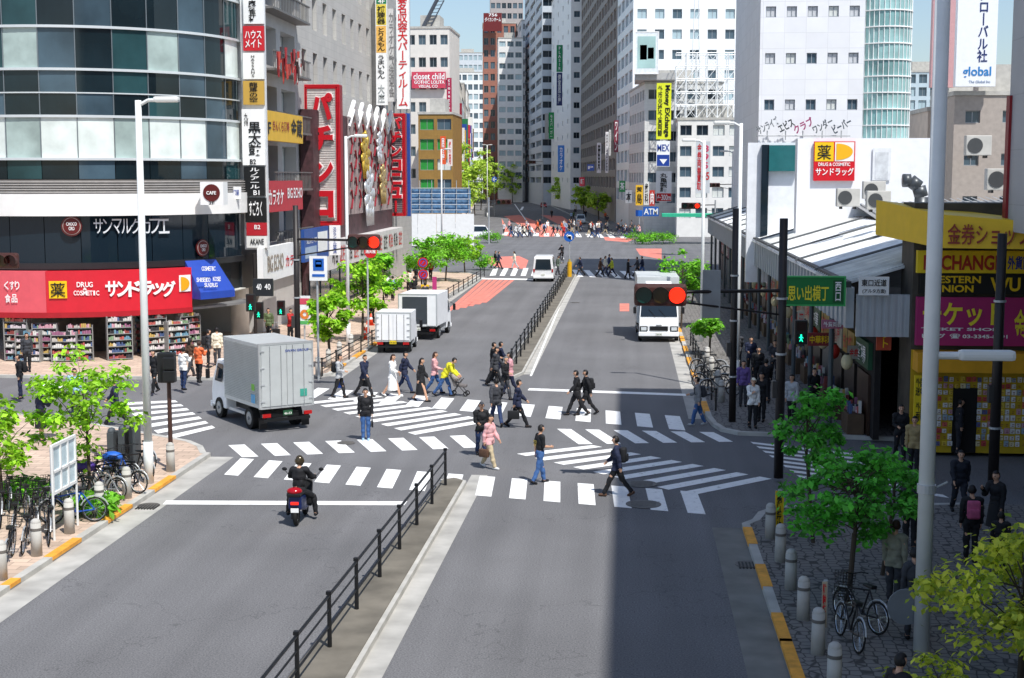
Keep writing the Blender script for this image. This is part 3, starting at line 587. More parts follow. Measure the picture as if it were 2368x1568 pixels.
# ================================================================== LEFT BUILDINGS
ACX,ACY,AR=-28.5,74.,8.5
def ang(px,r=AR):
    best=None
    for i in range(-1250,60):
        a=i/10; q=proj((ACX+r*math.cos(R(a)),ACY+r*math.sin(R(a)),8))[0]
        if best is None or abs(q-px)<best[0]: best=(abs(q-px),a)
    return best[1]
B=thing('corner_building','curved glass corner building with silver bands above a red shop fascia','building',(ACX,ACY,0))
LT=M('#f2f1ed',.35,.05,.05,1.5)
m=MB(); m.arc(ACX,ACY,0.01,8.1,3.0,30,-125,0,13); m.box(-45,72,3,-28.5,90,30); m.box(-28.5,74.01,2.9,-20.3,78.5,30); m.build('core',M('#23292d',.5),B,True)
rows=[(9.72,11.6,1),(11.72,12.72,0),(12.78,13.78,0),(13.9,15.75,2),(15.87,17.7,0),(17.82,19.7,2),(19.82,22,0),(4.75,6.95,3),(8.72,9.6,0)]
CURT=M('#dce6e0',.2,0,.14,1.2); TEAL=M('#2b474a',.04,0,.45,.35); CUR2=M('#a3b5b0',.15,0,.25,.8); GW=M('#435560',.05,0,.5,.3); GDK=M('#1b272c',.04,0,.5,.3)  # cloudy light and dark in the glass colours is painted reflection
for z0,z1,k in rows:
    n=10
    for i in range(n):
        a0=-118+116*i/n; a1=a0+116/n-.25; q=MB(); q.arc(ACX,ACY,8.14,8.3,z0,z1,a0,a1,4); mt_=GLASSD
        if k==1: mt_=(CURT,CURT,CUR2)[i%3] if i!=8 else GW
        elif k==2: mt_=(TEAL,TEAL,CUR2,GW,GDK,TEAL,CUR2,GW,GDK,CURT)[i]
        elif k==0: mt_=(GDK,GW,GDK,TEAL,GDK,GW,GDK)[(i+int(z0))%7]
        q.build('window_pane',mt_,B,True,smooth=False)
for z0,z1,r1,mt_ in((6.98,8.02,8.75,LT),(8.02,8.68,8.6,M('#7a7672',.5,.1,.1)),(9.6,9.72,8.44,CHROME),(11.6,11.72,8.4,CHROME),(12.72,12.78,8.36,CHROME),(13.78,13.9,8.42,CHROME),(15.75,15.87,8.42,CHROME),(17.7,17.82,8.42,CHROME),(19.7,19.82,8.42,CHROME),(4.45,4.75,8.5,M('#2b2b2d',.4)),(2.3,2.42,8.9,M('#8e8f90',.4,.3))):
    m=MB(); m.arc(ACX,ACY,8.11,r1,z0,z1,-120,0,40); m.build('band',mt_ if mt_ is not CHROME else M('#d3d9da',.3,.2,0),B,True,smooth=False)
m=MB()
for k in range(5): m.arc(ACX,ACY,8.601,8.66,8.08+k*.12,8.13+k*.12,-120,0,28)
m.build('louvre',M('#b0aca7',.5,.1),B,True)
m=MB()
for i in range(10): a=-118+116*i/10-.2; m.arc(ACX,ACY,8.301,8.34,9.73,22,a,a+.3,1)
m.build('mullions',M('#7f878b',.3,.4,0),B,True)
RP=M('#cf2735',.4,0,.05); aS=ang(98,9.0)
a2=ang(438,9.0)
m=MB(); m.arc(ACX,ACY,8.5,9.0,2.45,4.4,aS,a2,20); m.build('red_fascia',RP,B,True)
m=MB(); m.arc(ACX,ACY,8.5,8.99,2.45,4.4,-120,aS-.05,8); m.build('pink_fascia',M('#dc5a64',.4,0,.05),B,True)
m=MB(); m.arc(ACX,ACY,8.4,9.03,2.2,2.45,-120,a2,24); m.build('fascia_trim',M('#a81a26',.5),B,True)
aE=ang(520,9.2)
m=MB(); n=8
for i in range(n):
    a=R(a2+(aE-a2)*i/n);b=R(a2+(aE-a2)*(i+1)/n); f=lambda t,r,z:(ACX+r*math.cos(t),ACY+r*math.sin(t),z)
    m.add([f(a,8.5,4.7),f(b,8.5,4.7),f(b,9.7,3.2),f(a,9.7,3.2),f(a,9.7,2.85),f(b,9.7,2.85),f(a,8.5,2.85),f(b,8.5,2.85)],[(0,1,2,3),(3,2,5,4),(4,5,7,6)])
for t in(R(a2),R(aE)): m.add([f(t,8.5,4.7),f(t,9.7,3.2),f(t,9.7,2.85),f(t,8.5,2.85)],[(0,1,2,3)])
m.build('blue_awning',M('#2747a4',.5,0,.08),B,True)
def arctext(s,x0,x1,y0,y1,r,mat,par,ext=0,gap=.12,bold=.018):
    n=len(s); 
    for i,c in enumerate(s):
        if c==' ': continue
        xa=x0+(x1-x0)*(i+.5)/n; a=R(ang(xa,r)); p=V3((ACX+r*math.cos(a),ACY+r*math.sin(a),0)); U=V3((-math.sin(a),math.cos(a),0)); sc_=F/((p-CAM).dot(FW)); q0=PY(xa,y0,p.y).z;q1=PY(xa,y1,p.y).z
        wpx=(x1-x0)/n*(1-gap); cosv=max(.25,abs(U.dot(RT))); 
        hh=q0-q1
        if c in 'ー-': hh*=.12
        if c in 'ぐっッァ・,': hh*=.75
        text(c,V3((p.x,p.y,(q0+q1)/2)),U,wpx/sc_/cosv*(.55 if c in 'I1' else 1),hh,mat,par,ext,bold)
def arcpatch(x0,x1,y0,y1,r,mat,par,nm='panel'):
    a0=ang(x0,r);a1=ang(x1,r); t=R((a0+a1)/2); yq=ACY+r*math.sin(t); m=MB(); m.arc(ACX,ACY,r-.02,r,PY((x0+x1)/2,y1,yq).z,PY((x0+x1)/2,y0,yq).z,a0,a1,4); m.build(nm,mat,par,True)
WT=M('#f0f0ee',.5,0,0); BT=M('#101010',.5,0,0); YP=M('#f0c413',.5,0,0); RT_=M('#c8141e',.5,0,0); GT=M('#e9c84a',.4,.1,0)
arcpatch(105,147,650,690,9.06,YP,B); arctext('薬',107,145,654,687,9.09,BT,B)
arctext('DRUG',170,208,652,664,9.05,WT,B);arctext('COSMETIC',162,222,672,683,9.05,WT,B);arctext('&',184,194,665,671,9.05,WT,B); arctext('サンドラッグ',238,398,650,686,9.05,WT,B,.02,.02,.03)
arcpatch(409,436,636,674,9.05,M('#f4f1ec',.5),B); arctext('くすり',0,38,650,670,9.05,WT,B);arctext('食品',0,32,680,700,9.05,WT,B); arctext('◗',414,432,640,672,9.08,M('#e5a51c',.5,0,0),B)
arctext('COSMETIC',462,494,616,626,9.45,WT,B);arctext('SHISEIDO',450,482,642,652,9.75,WT,B);arctext('KOSE',488,506,640,650,9.75,WT,B);arctext('SUNDRUG',468,498,654,664,9.75,WT,B)
arctext('サンマルクカフェ',214,388,506,540,8.42,M('#d5dade',.5,0,0),B,.02,.1,.0)
for cx,cy,r_ in((163,523,24),(464,573,20)):
    a=R(ang(cx,8.45)); p=V3((ACX+8.45*math.cos(a),ACY+8.45*math.sin(a),0)); z=PY(cx,cy,p.y).z; rr=r_/F*p.y; nn=V3((math.cos(a),math.sin(a),0)); p.z=z
    s_=thing('round_logo_sign','round dark red logo sign on the cafe glass, '+('left of the white cafe lettering' if cx<300 else 'above the blue awning'),'sign',p)
    m=MB(); m.cyl(p,p+nn*.06,rr,rr,24); m.build('disc',M('#5b1a18',.5),s_,True); 
    m=MB(); m.cyl(p+nn*.061,p+nn*.08,rr*.86,rr*.86,24);m.build('ring',M('#b9a9a0',.5),s_,True)
    m=MB(); m.cyl(p+nn*.081,p+nn*.095,rr*.8,rr*.8,24);m.build('face',M('#5d1716',.5),s_,True); U=V3((-nn.y,nn.x,0))
    text('CHOCO\nCRO',p+nn*.11,U,rr*1.0,rr*.8,WT,s_)
m=MB(); m.box(-21.6,74.02,8.75,-20.0,78.6,30); m.build('panel_wall',M('#e3e3e0',.5,0,.05,1,'tile',1.5,1.2),B,True)
m=MB(); m.box(-21.6,74.02,6.9,-19.9,78.6,8.74); m.build('band_end',LT,B,True)
for x,y in((-21.0,76),(-24.5,68.6)): 
    m=MB(); m.cyl((x,y,.12),(x,y,7),.5,.5,18) if y>70 else m.cyl((x,y,.12),(x,y,2.3),.3,.3,14); m.build('column',M('#e6e6e2',.5,0,.06),B,True,smooth=True)
m=MB(); m.arc(ACX,ACY,5.2,5.3,.12,3.0,-125,0,12); m.build('shop_back_wall',M('#5d5a56',.8,0,.3,4),B,True); m=MB(); m.arc(ACX,ACY,.1,8.4,2.95,3.0,-125,0,12); m.build('ceiling',M('#d8d8d0',.6),B,True)
PCOL=['#b8605a','#d9ccd0','#6d97ac','#d4d1c9','#c2a45f','#83a07c','#9c6682','#4d6088','#dad9d4','#8f4844','#cf9fab','#3c3c40','#bfbab2']
for i,px in enumerate((30,62,95,140,175,262,345,390,425,300)):
    a=ang(px,8.6 if i!=9 else 7); rr=8.7+.35*(i%2) if i!=9 else 6.8; p=(ACX+rr*math.cos(R(a)),ACY+rr*math.sin(R(a)),.12); e=thing('product_rack',['leftmost product rack packed with cosmetics under the red fascia','second product rack from the left under the red fascia','third product rack from the left under the red fascia','low product rack left of the shop entrance','small rack beside the shop entrance','tall product rack in the shop entrance','display rack of snacks right of the shop entrance','narrow rack of packets near the shop column','corner rack of goods under the blue awning','rack deep inside the shop entrance'][i],'display rack',p,R(a+90))
    m=MB(); W_=1.15; H_=(1.9,1.4,1.7,1.3,1.6,2.0,1.9,1.6,1.8,2.1)[i]
    for z in [j*.3+.05 for j in range(int(H_/.3)+1)]: m.box(-W_/2,-.2,z,W_/2,.25,z+.03)
    for x in(-W_/2,W_/2): m.box(x-.02,-.2,0,x+.02,.25,H_+.1)
    m.box(-W_/2,.22,0,W_/2,.25,H_+.1); m.build('shelf',M('#8f8f8c',.5),e); m=MB(); mats=[M(c,.5,0,0) for c in PCOL]
    for j in range(int(H_/.3)+1):
        x=-W_/2+.05; cc=random.randrange(len(mats))
        while x<W_/2-.08:
            if random.random()<.4: cc=random.randrange(len(mats))
            m.k=cc; w_=random.uniform(.04,.1); m.box(x,-.19+random.random()*.06,j*.3+.082,x+w_,.1,j*.3+.08+random.uniform(.08,.2)); x+=w_+.012
    o=m.build('products',mats,e); o['kind']='stuff'
SC=thing('sign_tower','tall white vertical sign column with stacked restaurant boards beside the balcony block','sign',PY(585,570,73.6))
m=MB(); c,_,_,w_,h_=rect_on(('S',73.6),560,-60,614,577); m.box(c.x-w_/2,73.6,c.z-h_/2,c.x+w_/2,73.95,c.z+h_/2); m.build('mast_box',M('#dcdede',.4,.0),SC,True)
for (x0,y0,x1,y1,col,tx) in ((562,-50,610,55,'#eef0ee',[('v:麻雀荘',574,0,592,50,BT)]),(562,60,610,117,'#c4232c',[('ハウス\nメイト',566,70,605,110,WT)]),(562,122,610,183,'#eeeee8',[("v:HASSANS",580,128,589,178,BT)]),(562,187,610,242,'#c7a049',[('v:龍馬の空',576,190,596,236,BT)]),(560,252,612,382,'#f3f3f0',[('v:九州',564,262,574,292,BT),('v:黒太鼓',574,282,604,360,BT),('B2',578,368,592,380,BT)]),(564,385,612,453,'#171717',[('v:ルノアール',578,388,600,436,WT),('B1',586,440,600,451,WT)]),(567,457,615,513,'#111111',[('すごろく',576,464,606,500,WT)]),(570,515,616,545,'#b3202c',[('B2',588,520,602,530,WT)]),(570,546,617,573,'#e4e4e0',[('AKANE',578,552,610,566,BT)])):
    c,U,N,w_,h_=rect_on(('S',73.4),x0,y0,x1,y1); m=MB(); m.box(c.x-w_/2,73.4,c.z-h_/2,c.x+w_/2,73.59,c.z+h_/2); bd=m.build('board',M(col,.45,0,.03),SC,True)
    for s,a,b,c_,d,tm in tx: q,_,_,w2,h2=rect_on(('S',73.37),a,b,c_,d); text(s,q,V3((1,0,0)),w2,h2,tm,bd)
sign('square white box sign with round black logo on the silver band',('S',68.5),(463,421,516,474),WHITE,[('2F',483,466,497,473,BT),('CAFE',478,442,500,450,WT,.02)],[],.8,rim=None)
c=PY(489,446,68.48); m=MB(); m.cyl((c.x,68.49,c.z),(c.x,68.47,c.z),.42,.42,24); o=m.build('round_emblem',M('#5a1512',.5)); tag(o,'dark round emblem on the square white box sign','emblem')
sign('white street name plate beside the square box sign',('S',72),(517,432,557,460),WHITE,[('新宿西口前',521,438,553,452,BLUE)],th=.1)
b=building('narrow grey balcony block with hanging red decorations',-34,78.6,13.6,9.4,38,M('#bcbab6',.7,0,.08,1,'world'),[('E',4.5,10,2,3.6,2.2,[GLASSD,GLASSM,BLIND])],dep=.8)
for i in range(10):
    z=4.5+3.35*i+.15; m=MB(); m.box(-.1,0,0,.9,9.2,.12)
    for k in range(24): m.box(.82,.1+k*.38,.12,.86,.14+k*.38,1.05)
    m.box(.78,0,1.05,.9,9.2,1.12); o=m.build('balcony',M('#6d6c6a',.5,.2,.1),b,loc=(13.6,.1,z))
BS=M('#dcae30',.5,0,.06)
sign('long yellow tavern sign with dark lettering on the balcony block',('E',-19.0),(617,262,700,328),BS,[('きんくら酒場',630,280,668,305,M('#8f1d1d',.5,0,0)),('金蔵',672,276,698,318,BT),('F',619,282,626,310,BT)],th=.3)
sign('red karaoke sign with white lettering below the yellow tavern sign',('E',-18.9),(616,418,700,488),M('#b8303a',.5,0,.05),[('カラオケ',620,438,655,474,WT),('BIG ECHO',664,434,698,458,WT)],th=.3)
sign('white karaoke sign with grey lettering above the street pole',('E',-18.9),(608,567,680,645),WHITE,[('BIG ECHO',618,588,655,626,M('#9c8f80',.5,0,0)),('カラ',660,590,678,615,RT_)],th=.3)
e=thing('festoon','cluster of red and white hanging decorations on the balcony block','decoration',PX(672,150,-18.6))
for i in range(40):
    x=random.uniform(642,704);y=random.uniform(108,168); c=PX(x,y,-18.5-random.random()*.4); m=MB(); m.prof([(c.y-.25,c.z),(c.y+.25,c.z+.05),(c.y+.15,c.z-.5),(c.y-.1,c.z-random.uniform(.4,.9))],c.x-.02,c.x+.02); m.build('streamer',random.choice([M('#a62a2e',.6),M('#d9d2cc',.6),M('#c9473a',.6),M('#46302e',.6)]),e,True)
TG=M('#bcbab4',.6,0,.05,1,'tile',1.0,.5)
building('tall grey tiled tower with narrow windows behind the arcade signs',-40,88.05,19.6,26,46,TG,[('S',14,9,5,1.2,2.0,[GLASSD,GLASSM]),('E',14,9,8,1.3,2.1,[GLASSD,GLASSM,BLIND],FRD,1)],dep=.35)
e=thing('arcade_building','low arcade building with zigzag white neon front and silver ornaments','building',(-20.3,88.1,0)); m=MB(); m.box(-20.3,88.1,2.8,-19.5,118,13.0); m.box(-20.3,88.1,0,-20.1,118,2.8); m.build('wall',M('#4c3235',.6,0,.4,3),e,True)
m=MB()
for i in range(34):
    y=99+i*.55; zt=12.6+(1.2 if (i//3)%2 else .3); m.cyl((-19.42,y,6.2),(-19.42,y,zt),.05,.05,6)
m.build('neon_tubes',M('#a89a98',.4,.1),e,True)
m=MB()
for i in range(12):
    for k in range(3): y=99.3+i*1.55; z=6.6+k*1.9+(.9 if i%2 else 0); m.tube([(-19.3,y,z),(-19.28,y+.5,z+.7),(-19.3,y+.1,z+1.3)],.07,6)
m.build('lattice_ornament',M('#8c2a34',.4),e,True)
m=MB()
for i in range(6):
    y=99.+i*3.2; m.tube([(-19.35,y,12.9),(-19.3,y+1.6,14.1),(-19.35,y+3.2,12.9)],.16,6); m.tube([(-19.35,y,12.3),(-19.3,y+1.6,13.5),(-19.35,y+3.2,12.3)],.1,6)
m.build('zigzag_crown',WHITE,e,True)
for cy_,cz_,colr,sz in((104.,10.6,'#caa843',1.),(105.5,7.6,'#d9dcdd',1.25),(111.5,8.4,'#b9a06a',.9),(110.,11.2,'#d9dcdd',.7)):
    mm=MB()
    for k in range(24): t=k*.7; r_=.9*(1-k/30)*sz; y=cy_+r_*1.6*math.cos(t); z=cz_+1.6*r_*math.sin(t); mm.sph((-19.15,y,z),(.12,.4*sz,.32*sz),8,6)
    for k in range(7): mm.cyl((-19.15,cy_-1.2*sz+k*.4*sz,cz_-.5*sz),(-19.1,cy_-1.0*sz+k*.36*sz,cz_-1.9*sz),.1,.02,6)
    mm.build('ornament',M(colr,.3,.5,0),e,True,smooth=True)
m=MB(); m.box(-19.49,88.2,3.0,-18.6,117.8,4.7); m.build('canopy',M('#cfcdca',.5,0,.1),e,True)
for i in range(12): text(random.choice(['新台','入替','出玉','大当','遊技']),V3((-18.57,90+i*2.4,3.85)),V3((0,1,0)),1.8,1.1,RT_ if i%2 else BT,e)
m=MB()
for i in range(9): m.box(-20.09,89+i*3.2,.15,-20.0,91.6+i*3.2,2.6)
m.build('shop_window',GLASSM,e,True)
def neon(label,r,Y,txt,bc,white=True):
    c,U,N,w_,h_=rect_on(('S',Y),*r); e=thing('neon_sign',label,'sign',c); m=MB(); x0,x1,z0,z1=c.x-w_/2,c.x+w_/2,c.z-h_/2,c.z+h_/2; m.box(x0,Y,z0,x1,Y+.9,z1); m.build('box',DRED,e,True,bevel=.1)
    m=MB(); k=w_*.12; m.box(x0+k,Y-.03,z0+k,x1-k,Y-.002,z1-k); m.build('panel',M(bc,.5,0,.1,5),e,True)
    m=MB(); n=int(h_/.16)
    for i in range(n): z=z0+k+(h_-2*k)*(i+.5)/n; m.cyl((x0+k,Y-.06,z),(x1-k,Y-.06,z),.016,.016,4)
    m.build('neon_tubes',M('#b5ada8',.3,.2),e,True)
    m=MB(); 
    for o_ in(.05,.14,.24): m.tube([(x0+o_,Y-.08,z0+o_),(x1-o_,Y-.08,z0+o_),(x1-o_,Y-.08,z1-o_),(x0+o_,Y-.08,z1-o_),(x0+o_,Y-.08,z0+o_)],.035,6)
    m.build('border_tube',M('#c41f2c',.3),e,True)
    ch=list(txt); n=len(ch); zz0=z0+k*1.3; zz1=z1-k*1.3
    for i,q in enumerate(ch):
        zc=zz1-(zz1-zz0)*(i+.5)/n; hh=(zz1-zz0)/n*.84; 
        cc=V3((c.x,Y-.16,zc))
        if q=='ー': text('|',cc,V3((1,0,0)),w_*.09,hh,M('#c2202c',.35,0,0),e,.1); continue
        if white: text(q,cc+V3((0,.04,0)),V3((1,0,0)),w_*.68,hh*1.06,WT,e,.03,.09)
        text(q,cc+V3((0,-.06,0)),V3((1,0,0)),w_*.62,hh,M('#c2202c',.35,0,0),e,.06,.045)
    return e
neon('large red framed neon sign with four stacked red characters',(702,195,788,522),90,'パチンコ','#e0dbd5')
neon('narrow dark red neon sign with stacked characters past the zigzag front',(893,262,938,500),119,'パチンコニュー','#6a5f67')
sign('blue framed vertical sign behind the narrow red neon sign',('S',121),(936,262,948,500),M('#2e4f9e',.4),th=.4)
sign('blue and white notice boards under the red neon sign',('E',-18.4),(704,527,760,600),M('#274f96',.5),[('遊技場',708,550,732,562,WT)],[(735,535,757,580,WHITE),(706,570,732,596,M('#9fb2c8',.5))],th=.2)
sign('small white vertical place name sign below the arcade',('S',84),(762,521,787,590),WHITE,[('v:スクランブル交差点',770,526,779,586,BLUE)],th=.08)
building('grey office block carrying the tall white banner',-40,114.1,20,17.9,44,M('#b1afaa',.6,0,.08,1,'tile',.8,.4),[('E',6,11,5,2.4,1.8,[GLASSD,GLASSM])])
sign('tall white banner sign with large red vertical characters',('S',113.6),(917,-20,946,252),WHITE,[('v:宴名収容大パーティルーム'.replace('ー','丨'),920,-14,943,246,RT_)],th=.5)
sign('stack of yellow green and white restaurant boards left of the tall banner',('S',113.4),(869,-20,894,243),WHITE,[('4F',874,-2,890,8,WT),('v:補聴器',872,14,891,56,BT),('v:とりえもん',873,64,890,118,BT),('v:うまいもん',873,128,890,182,BT),('v:大庄',874,196,890,238,M('#9aa0a0',.5,0,0))],[(870,-15,893,9,M('#1d7a4c',.5)),(870,10,893,58,M('#dfc94c',.5)),(870,60,893,122,M('#e8b45a',.5))],th=.5)
sign('grey vertical louvre sign between the two banners',('S',114.0),(896,20,914,235),M('#c2c2c0',.5),[('v:カラオケ歓送迎会',899,30,911,225,M('#777777',.5,0,0))],th=.3)
building('beige block with a pink gothic fashion sign on its roof edge',-36.5,236,7.2,14,33,M('#ddd9d0',.6,0,.06,1,'world'),[('S',4,8,4,1.2,1.6,[GLASSD,GLASSM])])
sign('pink roof sign with white lettering on the beige block',('S',235.2),(952,166,1030,204),M('#c8455a',.5),[('closet child',956,169,1028,184,WT),('GOTHIC LOLITA',958,186,1028,194,WT),('VISUAL CO',968,196,1012,203,WT)],th=.5)
sign('dark pink vertical sign right of the beige block',('S',232),(1033,180,1044,285),M('#a32a4a',.5),[('v:closetchild',1036,184,1041,280,WT)],th=.4)
building('low brown tiled block with green window panels',-32.5,222,5.4,12,18.5,M('#96743a',.7,0,.1,1,'tile',.5,.25),[('S',3,5,2,2.2,1.7,[M('#2f8d3a',.4),GLASSM,BLIND])])
sign('orange hanging banner in front of the far left shops',('S',200),(1018,315,1031,380),M('#e0592c',.5),[('v:居酒屋',1021,320,1028,375,WT)],th=.2)
sign('white and red hanging banner right of the orange one',('S',204),(1035,322,1046,384),M('#e7dbd4',.5),[('v:焼肉',1038,326,1043,380,RT_)],th=.2)
e=thing('site_hoarding','white construction hoarding at the far left corner','fence',(-31,180,0)); 
for i in range(8):
    m=MB(); x=-38.5+i*2.4; m.box(x,180,.12,x+2.36,180.1,4.2); m.build('panel',WHITE,e,True)
e=thing('scaffold','blue mesh scaffold behind the white hoarding','scaffold',(-33,184,0)); m=MB(); m.box(-38,184,4.2,-20.2,184.1,7.3); m.build('mesh_sheet',M('#5f83a6',.8,0,.4,2),e,True); m=MB()
for i in range(12): m.cyl((-38+i*1.6,183.8,0),(-38+i*1.6,183.8,8.4),.05,.05,5)
for z in(4.6,5.3,6,6.7,7.4): m.cyl((-38,183.75,z),(-20.2,183.75,z),.05,.05,5)
m.build('tubes',STEEL,e,True)
e=thing('crane','slender crane jib leaning over the rooftops','crane',(-40,260,40)); m=MB(); a=PY(950,118,240);b_=PY(1013,-5,240)
m.tube([a,b_],.35,6); m.tube([a+V3((1,0,-.4)),b_+V3((1,0,-.4))],.12,4)
for i in range(14): t=i/14; m.cyl(a.lerp(b_,t),a.lerp(b_,t+.06)+V3((1,0,-.4)),.07,.07,4)
m.build('jib',M('#4a4f57',.5),e,True)
FC=['#dcd9d2','#ececE7','#c2beb6','#e2ddd2','#ccd3d5','#b7b0a6','#eeeeeb']
p0=V3((-31.5,250,0))
for i in range(9):
    s=p0+D2*(i*34); hgt=(26,31,28,32,30,36,31,38,34)[i]
    building(['pale narrow','white slim','grey brown','cream slab','blue grey','dark taupe','bright white','stone coloured','last visible'][i]+' block in the left row of the far avenue',s.x-14,s.y,14,31,hgt,M(FC[i%7],.6,0,.08,1,'world'),[('S',4,7,4,2.2,1.6,[GLASSD,GLASSM,GLASSL]),('E',4,7,6,3.2,(1.7,1.2,2.0)[i%3],[GLASSM,GLASSM,GLASSL])],rz=5.5)
    for kk in range(2):
        c=['#c8384a','#2c4fa0','#e9e9e6','#d8a92c','#2a7d52','#8c2034','#e9e9e6','#2c4fa0','#c8384a'][(i+kk*4)%9]; q=s+V3((.8,0,0))+D2*(kk*15); m=MB(); m.box(-.9,0,0,.9,.4,(9,12,8,10,13,8,9,9,9)[(i+kk*3)%9]); o=m.build('vertical_sign',M(c,.5),loc=(q.x,q.y-.4,7+i*1.1+kk*3)); tag(o,{'#c8384a':'red','#2c4fa0':'royal blue','#e9e9e6':'white','#d8a92c':'amber','#2a7d52':'green','#8c2034':'maroon'}[c]+' vertical sign on the '+['front','middle'][kk]+' of the '+['first','second','third','fourth','fifth','sixth','seventh','eighth','ninth'][i]+' block of the far left row','sign')
building('tall brown tiled tower closing the avenue',-56.5,560,12.8,20,68,M('#a06c5c',.7,0,.08,1,'world'),[('S',4,14,5,1.7,2.6,[GLASSD,GLASSM]),('E',4,14,5,1.7,2.6,[GLASSD])],rz=6)
building('white balcony tower right of the brown tower',-45.5,505,8.5,20,57,M('#ebe9e4',.6,0,.05,1,'world'),[('S',4,14,3,2.2,1.8,[GLASSM,GLASSL]),('E',4,14,3,2.8,2,[GLASSM])],rz=6)
building('grey high rise behind the brown tower',-67,700,16,20,118,M('#a49e9c',.7,0,.06,1,'world'),[('S',40,16,6,2,2.6,[GLASSD,GLASSM])],rz=6)
building('distant blue grey block in the gap of sky',-92,760,15,20,74,M('#ccd5db',.7,0,.05,1,'world'),[('S',4,14,6,1.8,2.6,[GLASSL])],rz=6)
building('distant pale block low in the gap of sky',-84,680,16,20,58,M('#e2e6e5',.7,0,.05,1,'world'),[('S',4,12,6,2,2.6,[GLASSL,GLASSM])],rz=6)
sign('dark red rooftop sign with white characters on the brown tower',('S',556),(1118,30,1160,72),M('#6e2626',.5),[('ダイカンホーム',1121,40,1158,50,WT),('756',1130,31,1150,38,WT)],th=1)
# ================================================================== RIGHT FAR ROW
q0=V3((3.2,222,0))  # walls of this row are lightened in colour to stand for distance haze
def rr(label,t,ln,w_,h_,wall,faces,off=0,rz=5.54,**k):
    s=q0+D2*t+V3((off,0,0)); return building(label,s.x,s.y,w_,ln,h_,wall,faces,rz=rz,**k)
rr('mid height pale block with the yellow exchange sign',0,24,12,23,M('#d6d6d2',.6,0,.07,1,'tile',.9,.45),[('S',4,6,4,1.9,1.5,[GLASSD,GLASSM]),('W',4,6,6,2.6,1.6,[GLASSD,GLASSM,BLIND])],off=-.7)
rr('tall white and glass tower behind the led screen',26,30,18,62,M('#edf1f2',.4,0,.04,1,'world'),[('W',4,17,4,6.0,2.1,[M('#9db7c2',.08,0,0),GLASSL,M('#8aa9b4',.08,0,0)]),('S',4,17,6,1.6,1.6,[GLASSL,GLASSM])])
rr('dark tower with a dense grid of black windows',58,105,20,78,M('#8d857f',.6,0,.08,1,'world'),[('W',6,20,14,5.6,2.3,[M('#16191d',.1,0,0),M('#23282e',.1,0,0)],M('#c9c1b8',.5,0,0)),('S',6,20,5,2.6,2.4,[GLASSD])])
rr('bright white slab with a green vertical sign',166,60,16,62,M('#f6f6f3',.5,0,.04,1,'world'),[('W',6,14,4,2.4,1.3,[GLASSM]),('S',6,14,5,1.6,1.6,[GLASSM,GLASSD])],off=-2.6,rz=8)
rr('grey office slab with long ribbon windows',228,80,16,76,M('#c3cad0',.5,0,.05,1,'world'),[('W',6,18,3,22,1.8,[GLASSD,GLASSM]),('S',6,18,4,3.6,2,[GLASSD])],dep=.5,off=-8,rz=8)
rr('pale grey slab beyond the ribbon windowed office',312,70,16,66,M('#dadcdb',.5,0,.05,1,'world'),[('W',6,14,4,10,2.0,[GLASSM]),('S',6,14,4,2.6,2,[GLASSD])],off=-12.5,rz=8)
building('high dark glass tower behind the scaffold frame',8.8,262,17,30,96,M('#75828f',.3,.1,.06,1,'world'),[('S',4,26,8,2.0,2.6,[M('#1d2833',.05,0,0),M('#2b3b4a',.05,0,0)]),('W',4,26,8,3.2,2.6,[M('#1d2833',.05,0,0)])])
building('white terrace block with plain windows under the scaffold frame',7.3,214,12,20,17.2,M('#e4e3de',.6,0,.07,1,'world'),[('S',2,5,5,1.7,1.5,[GLASSD,GLASSM,BLIND]),('W',2,5,6,2.2,1.6,[GLASSD])])
e=thing('rooftop_scaffold','white steel scaffold frame standing on the terrace block roof','scaffold',(12,217,17.5)); m=MB(); x0,x1=PY(1563,200,217).x,PY(1708,200,217).x; z0,z1=17.6,PY(1640,122,217).z
n=6; mm=5
for yy_ in(217,221):
    for i in range(n+1): x=x0+(x1-x0)*i/n; m.cyl((x,yy_,z0),(x,yy_,z1-(2.2 if i<1 else 0)),.09,.09,5)
    for j in range(mm+1): z=z0+(z1-z0)*j/mm; m.cyl((x0,yy_,z),(x1,yy_,z),.08,.08,5)
    for i in range(n):
        for j in range(mm):
            xa=x0+(x1-x0)*i/n;xb=x0+(x1-x0)*(i+1)/n;za=z0+(z1-z0)*j/mm;zb=z0+(z1-z0)*(j+1)/mm; m.cyl((xa,yy_,za),(xb,yy_,zb),.05,.05,4); (i+j)%2 and m.cyl((xb,yy_,za),(xa,yy_,zb),.05,.05,4)
for i in range(n+1):
    x=x0+(x1-x0)*i/n
    for j in range(mm+1): z=z0+(z1-z0)*j/mm; m.cyl((x,217,z),(x,221,z),.06,.06,4)
m.build('steelwork',M('#e9ecec',.4,.1,.05),e,True)
m=MB(); xa=PY(1610,100,225).x
for dx in(-.8,.8): m.cyl((xa+dx,225,17.6),(xa+dx*.3,225,38),.1,.06,5)
for k in range(12): z=18+k*1.6; m.cyl((xa-.8+.04*k,225,z),(xa+.8-.04*k,225,z+1.6),.05,.05,4)
tag(m.build('antenna_mast',M('#e9ecec',.4,.1,.05)),'slender white mast above the rooftop scaffold','mast')
sign('tilted white framed video screen showing a blue green picture',('S',218),(1468,74,1522,170),M('#e6edef',.5),[],[(1474,84,1516,158,M('#a5c6c2',.5,0,.2,.25)),(1480,104,1496,138,M('#6f94bd',.5,0,.2,.5)),(1498,110,1512,136,M('#7fae88',.5,0,.2,.5))],th=.7,name='video_screen',cat='screen',rim=WHITE)
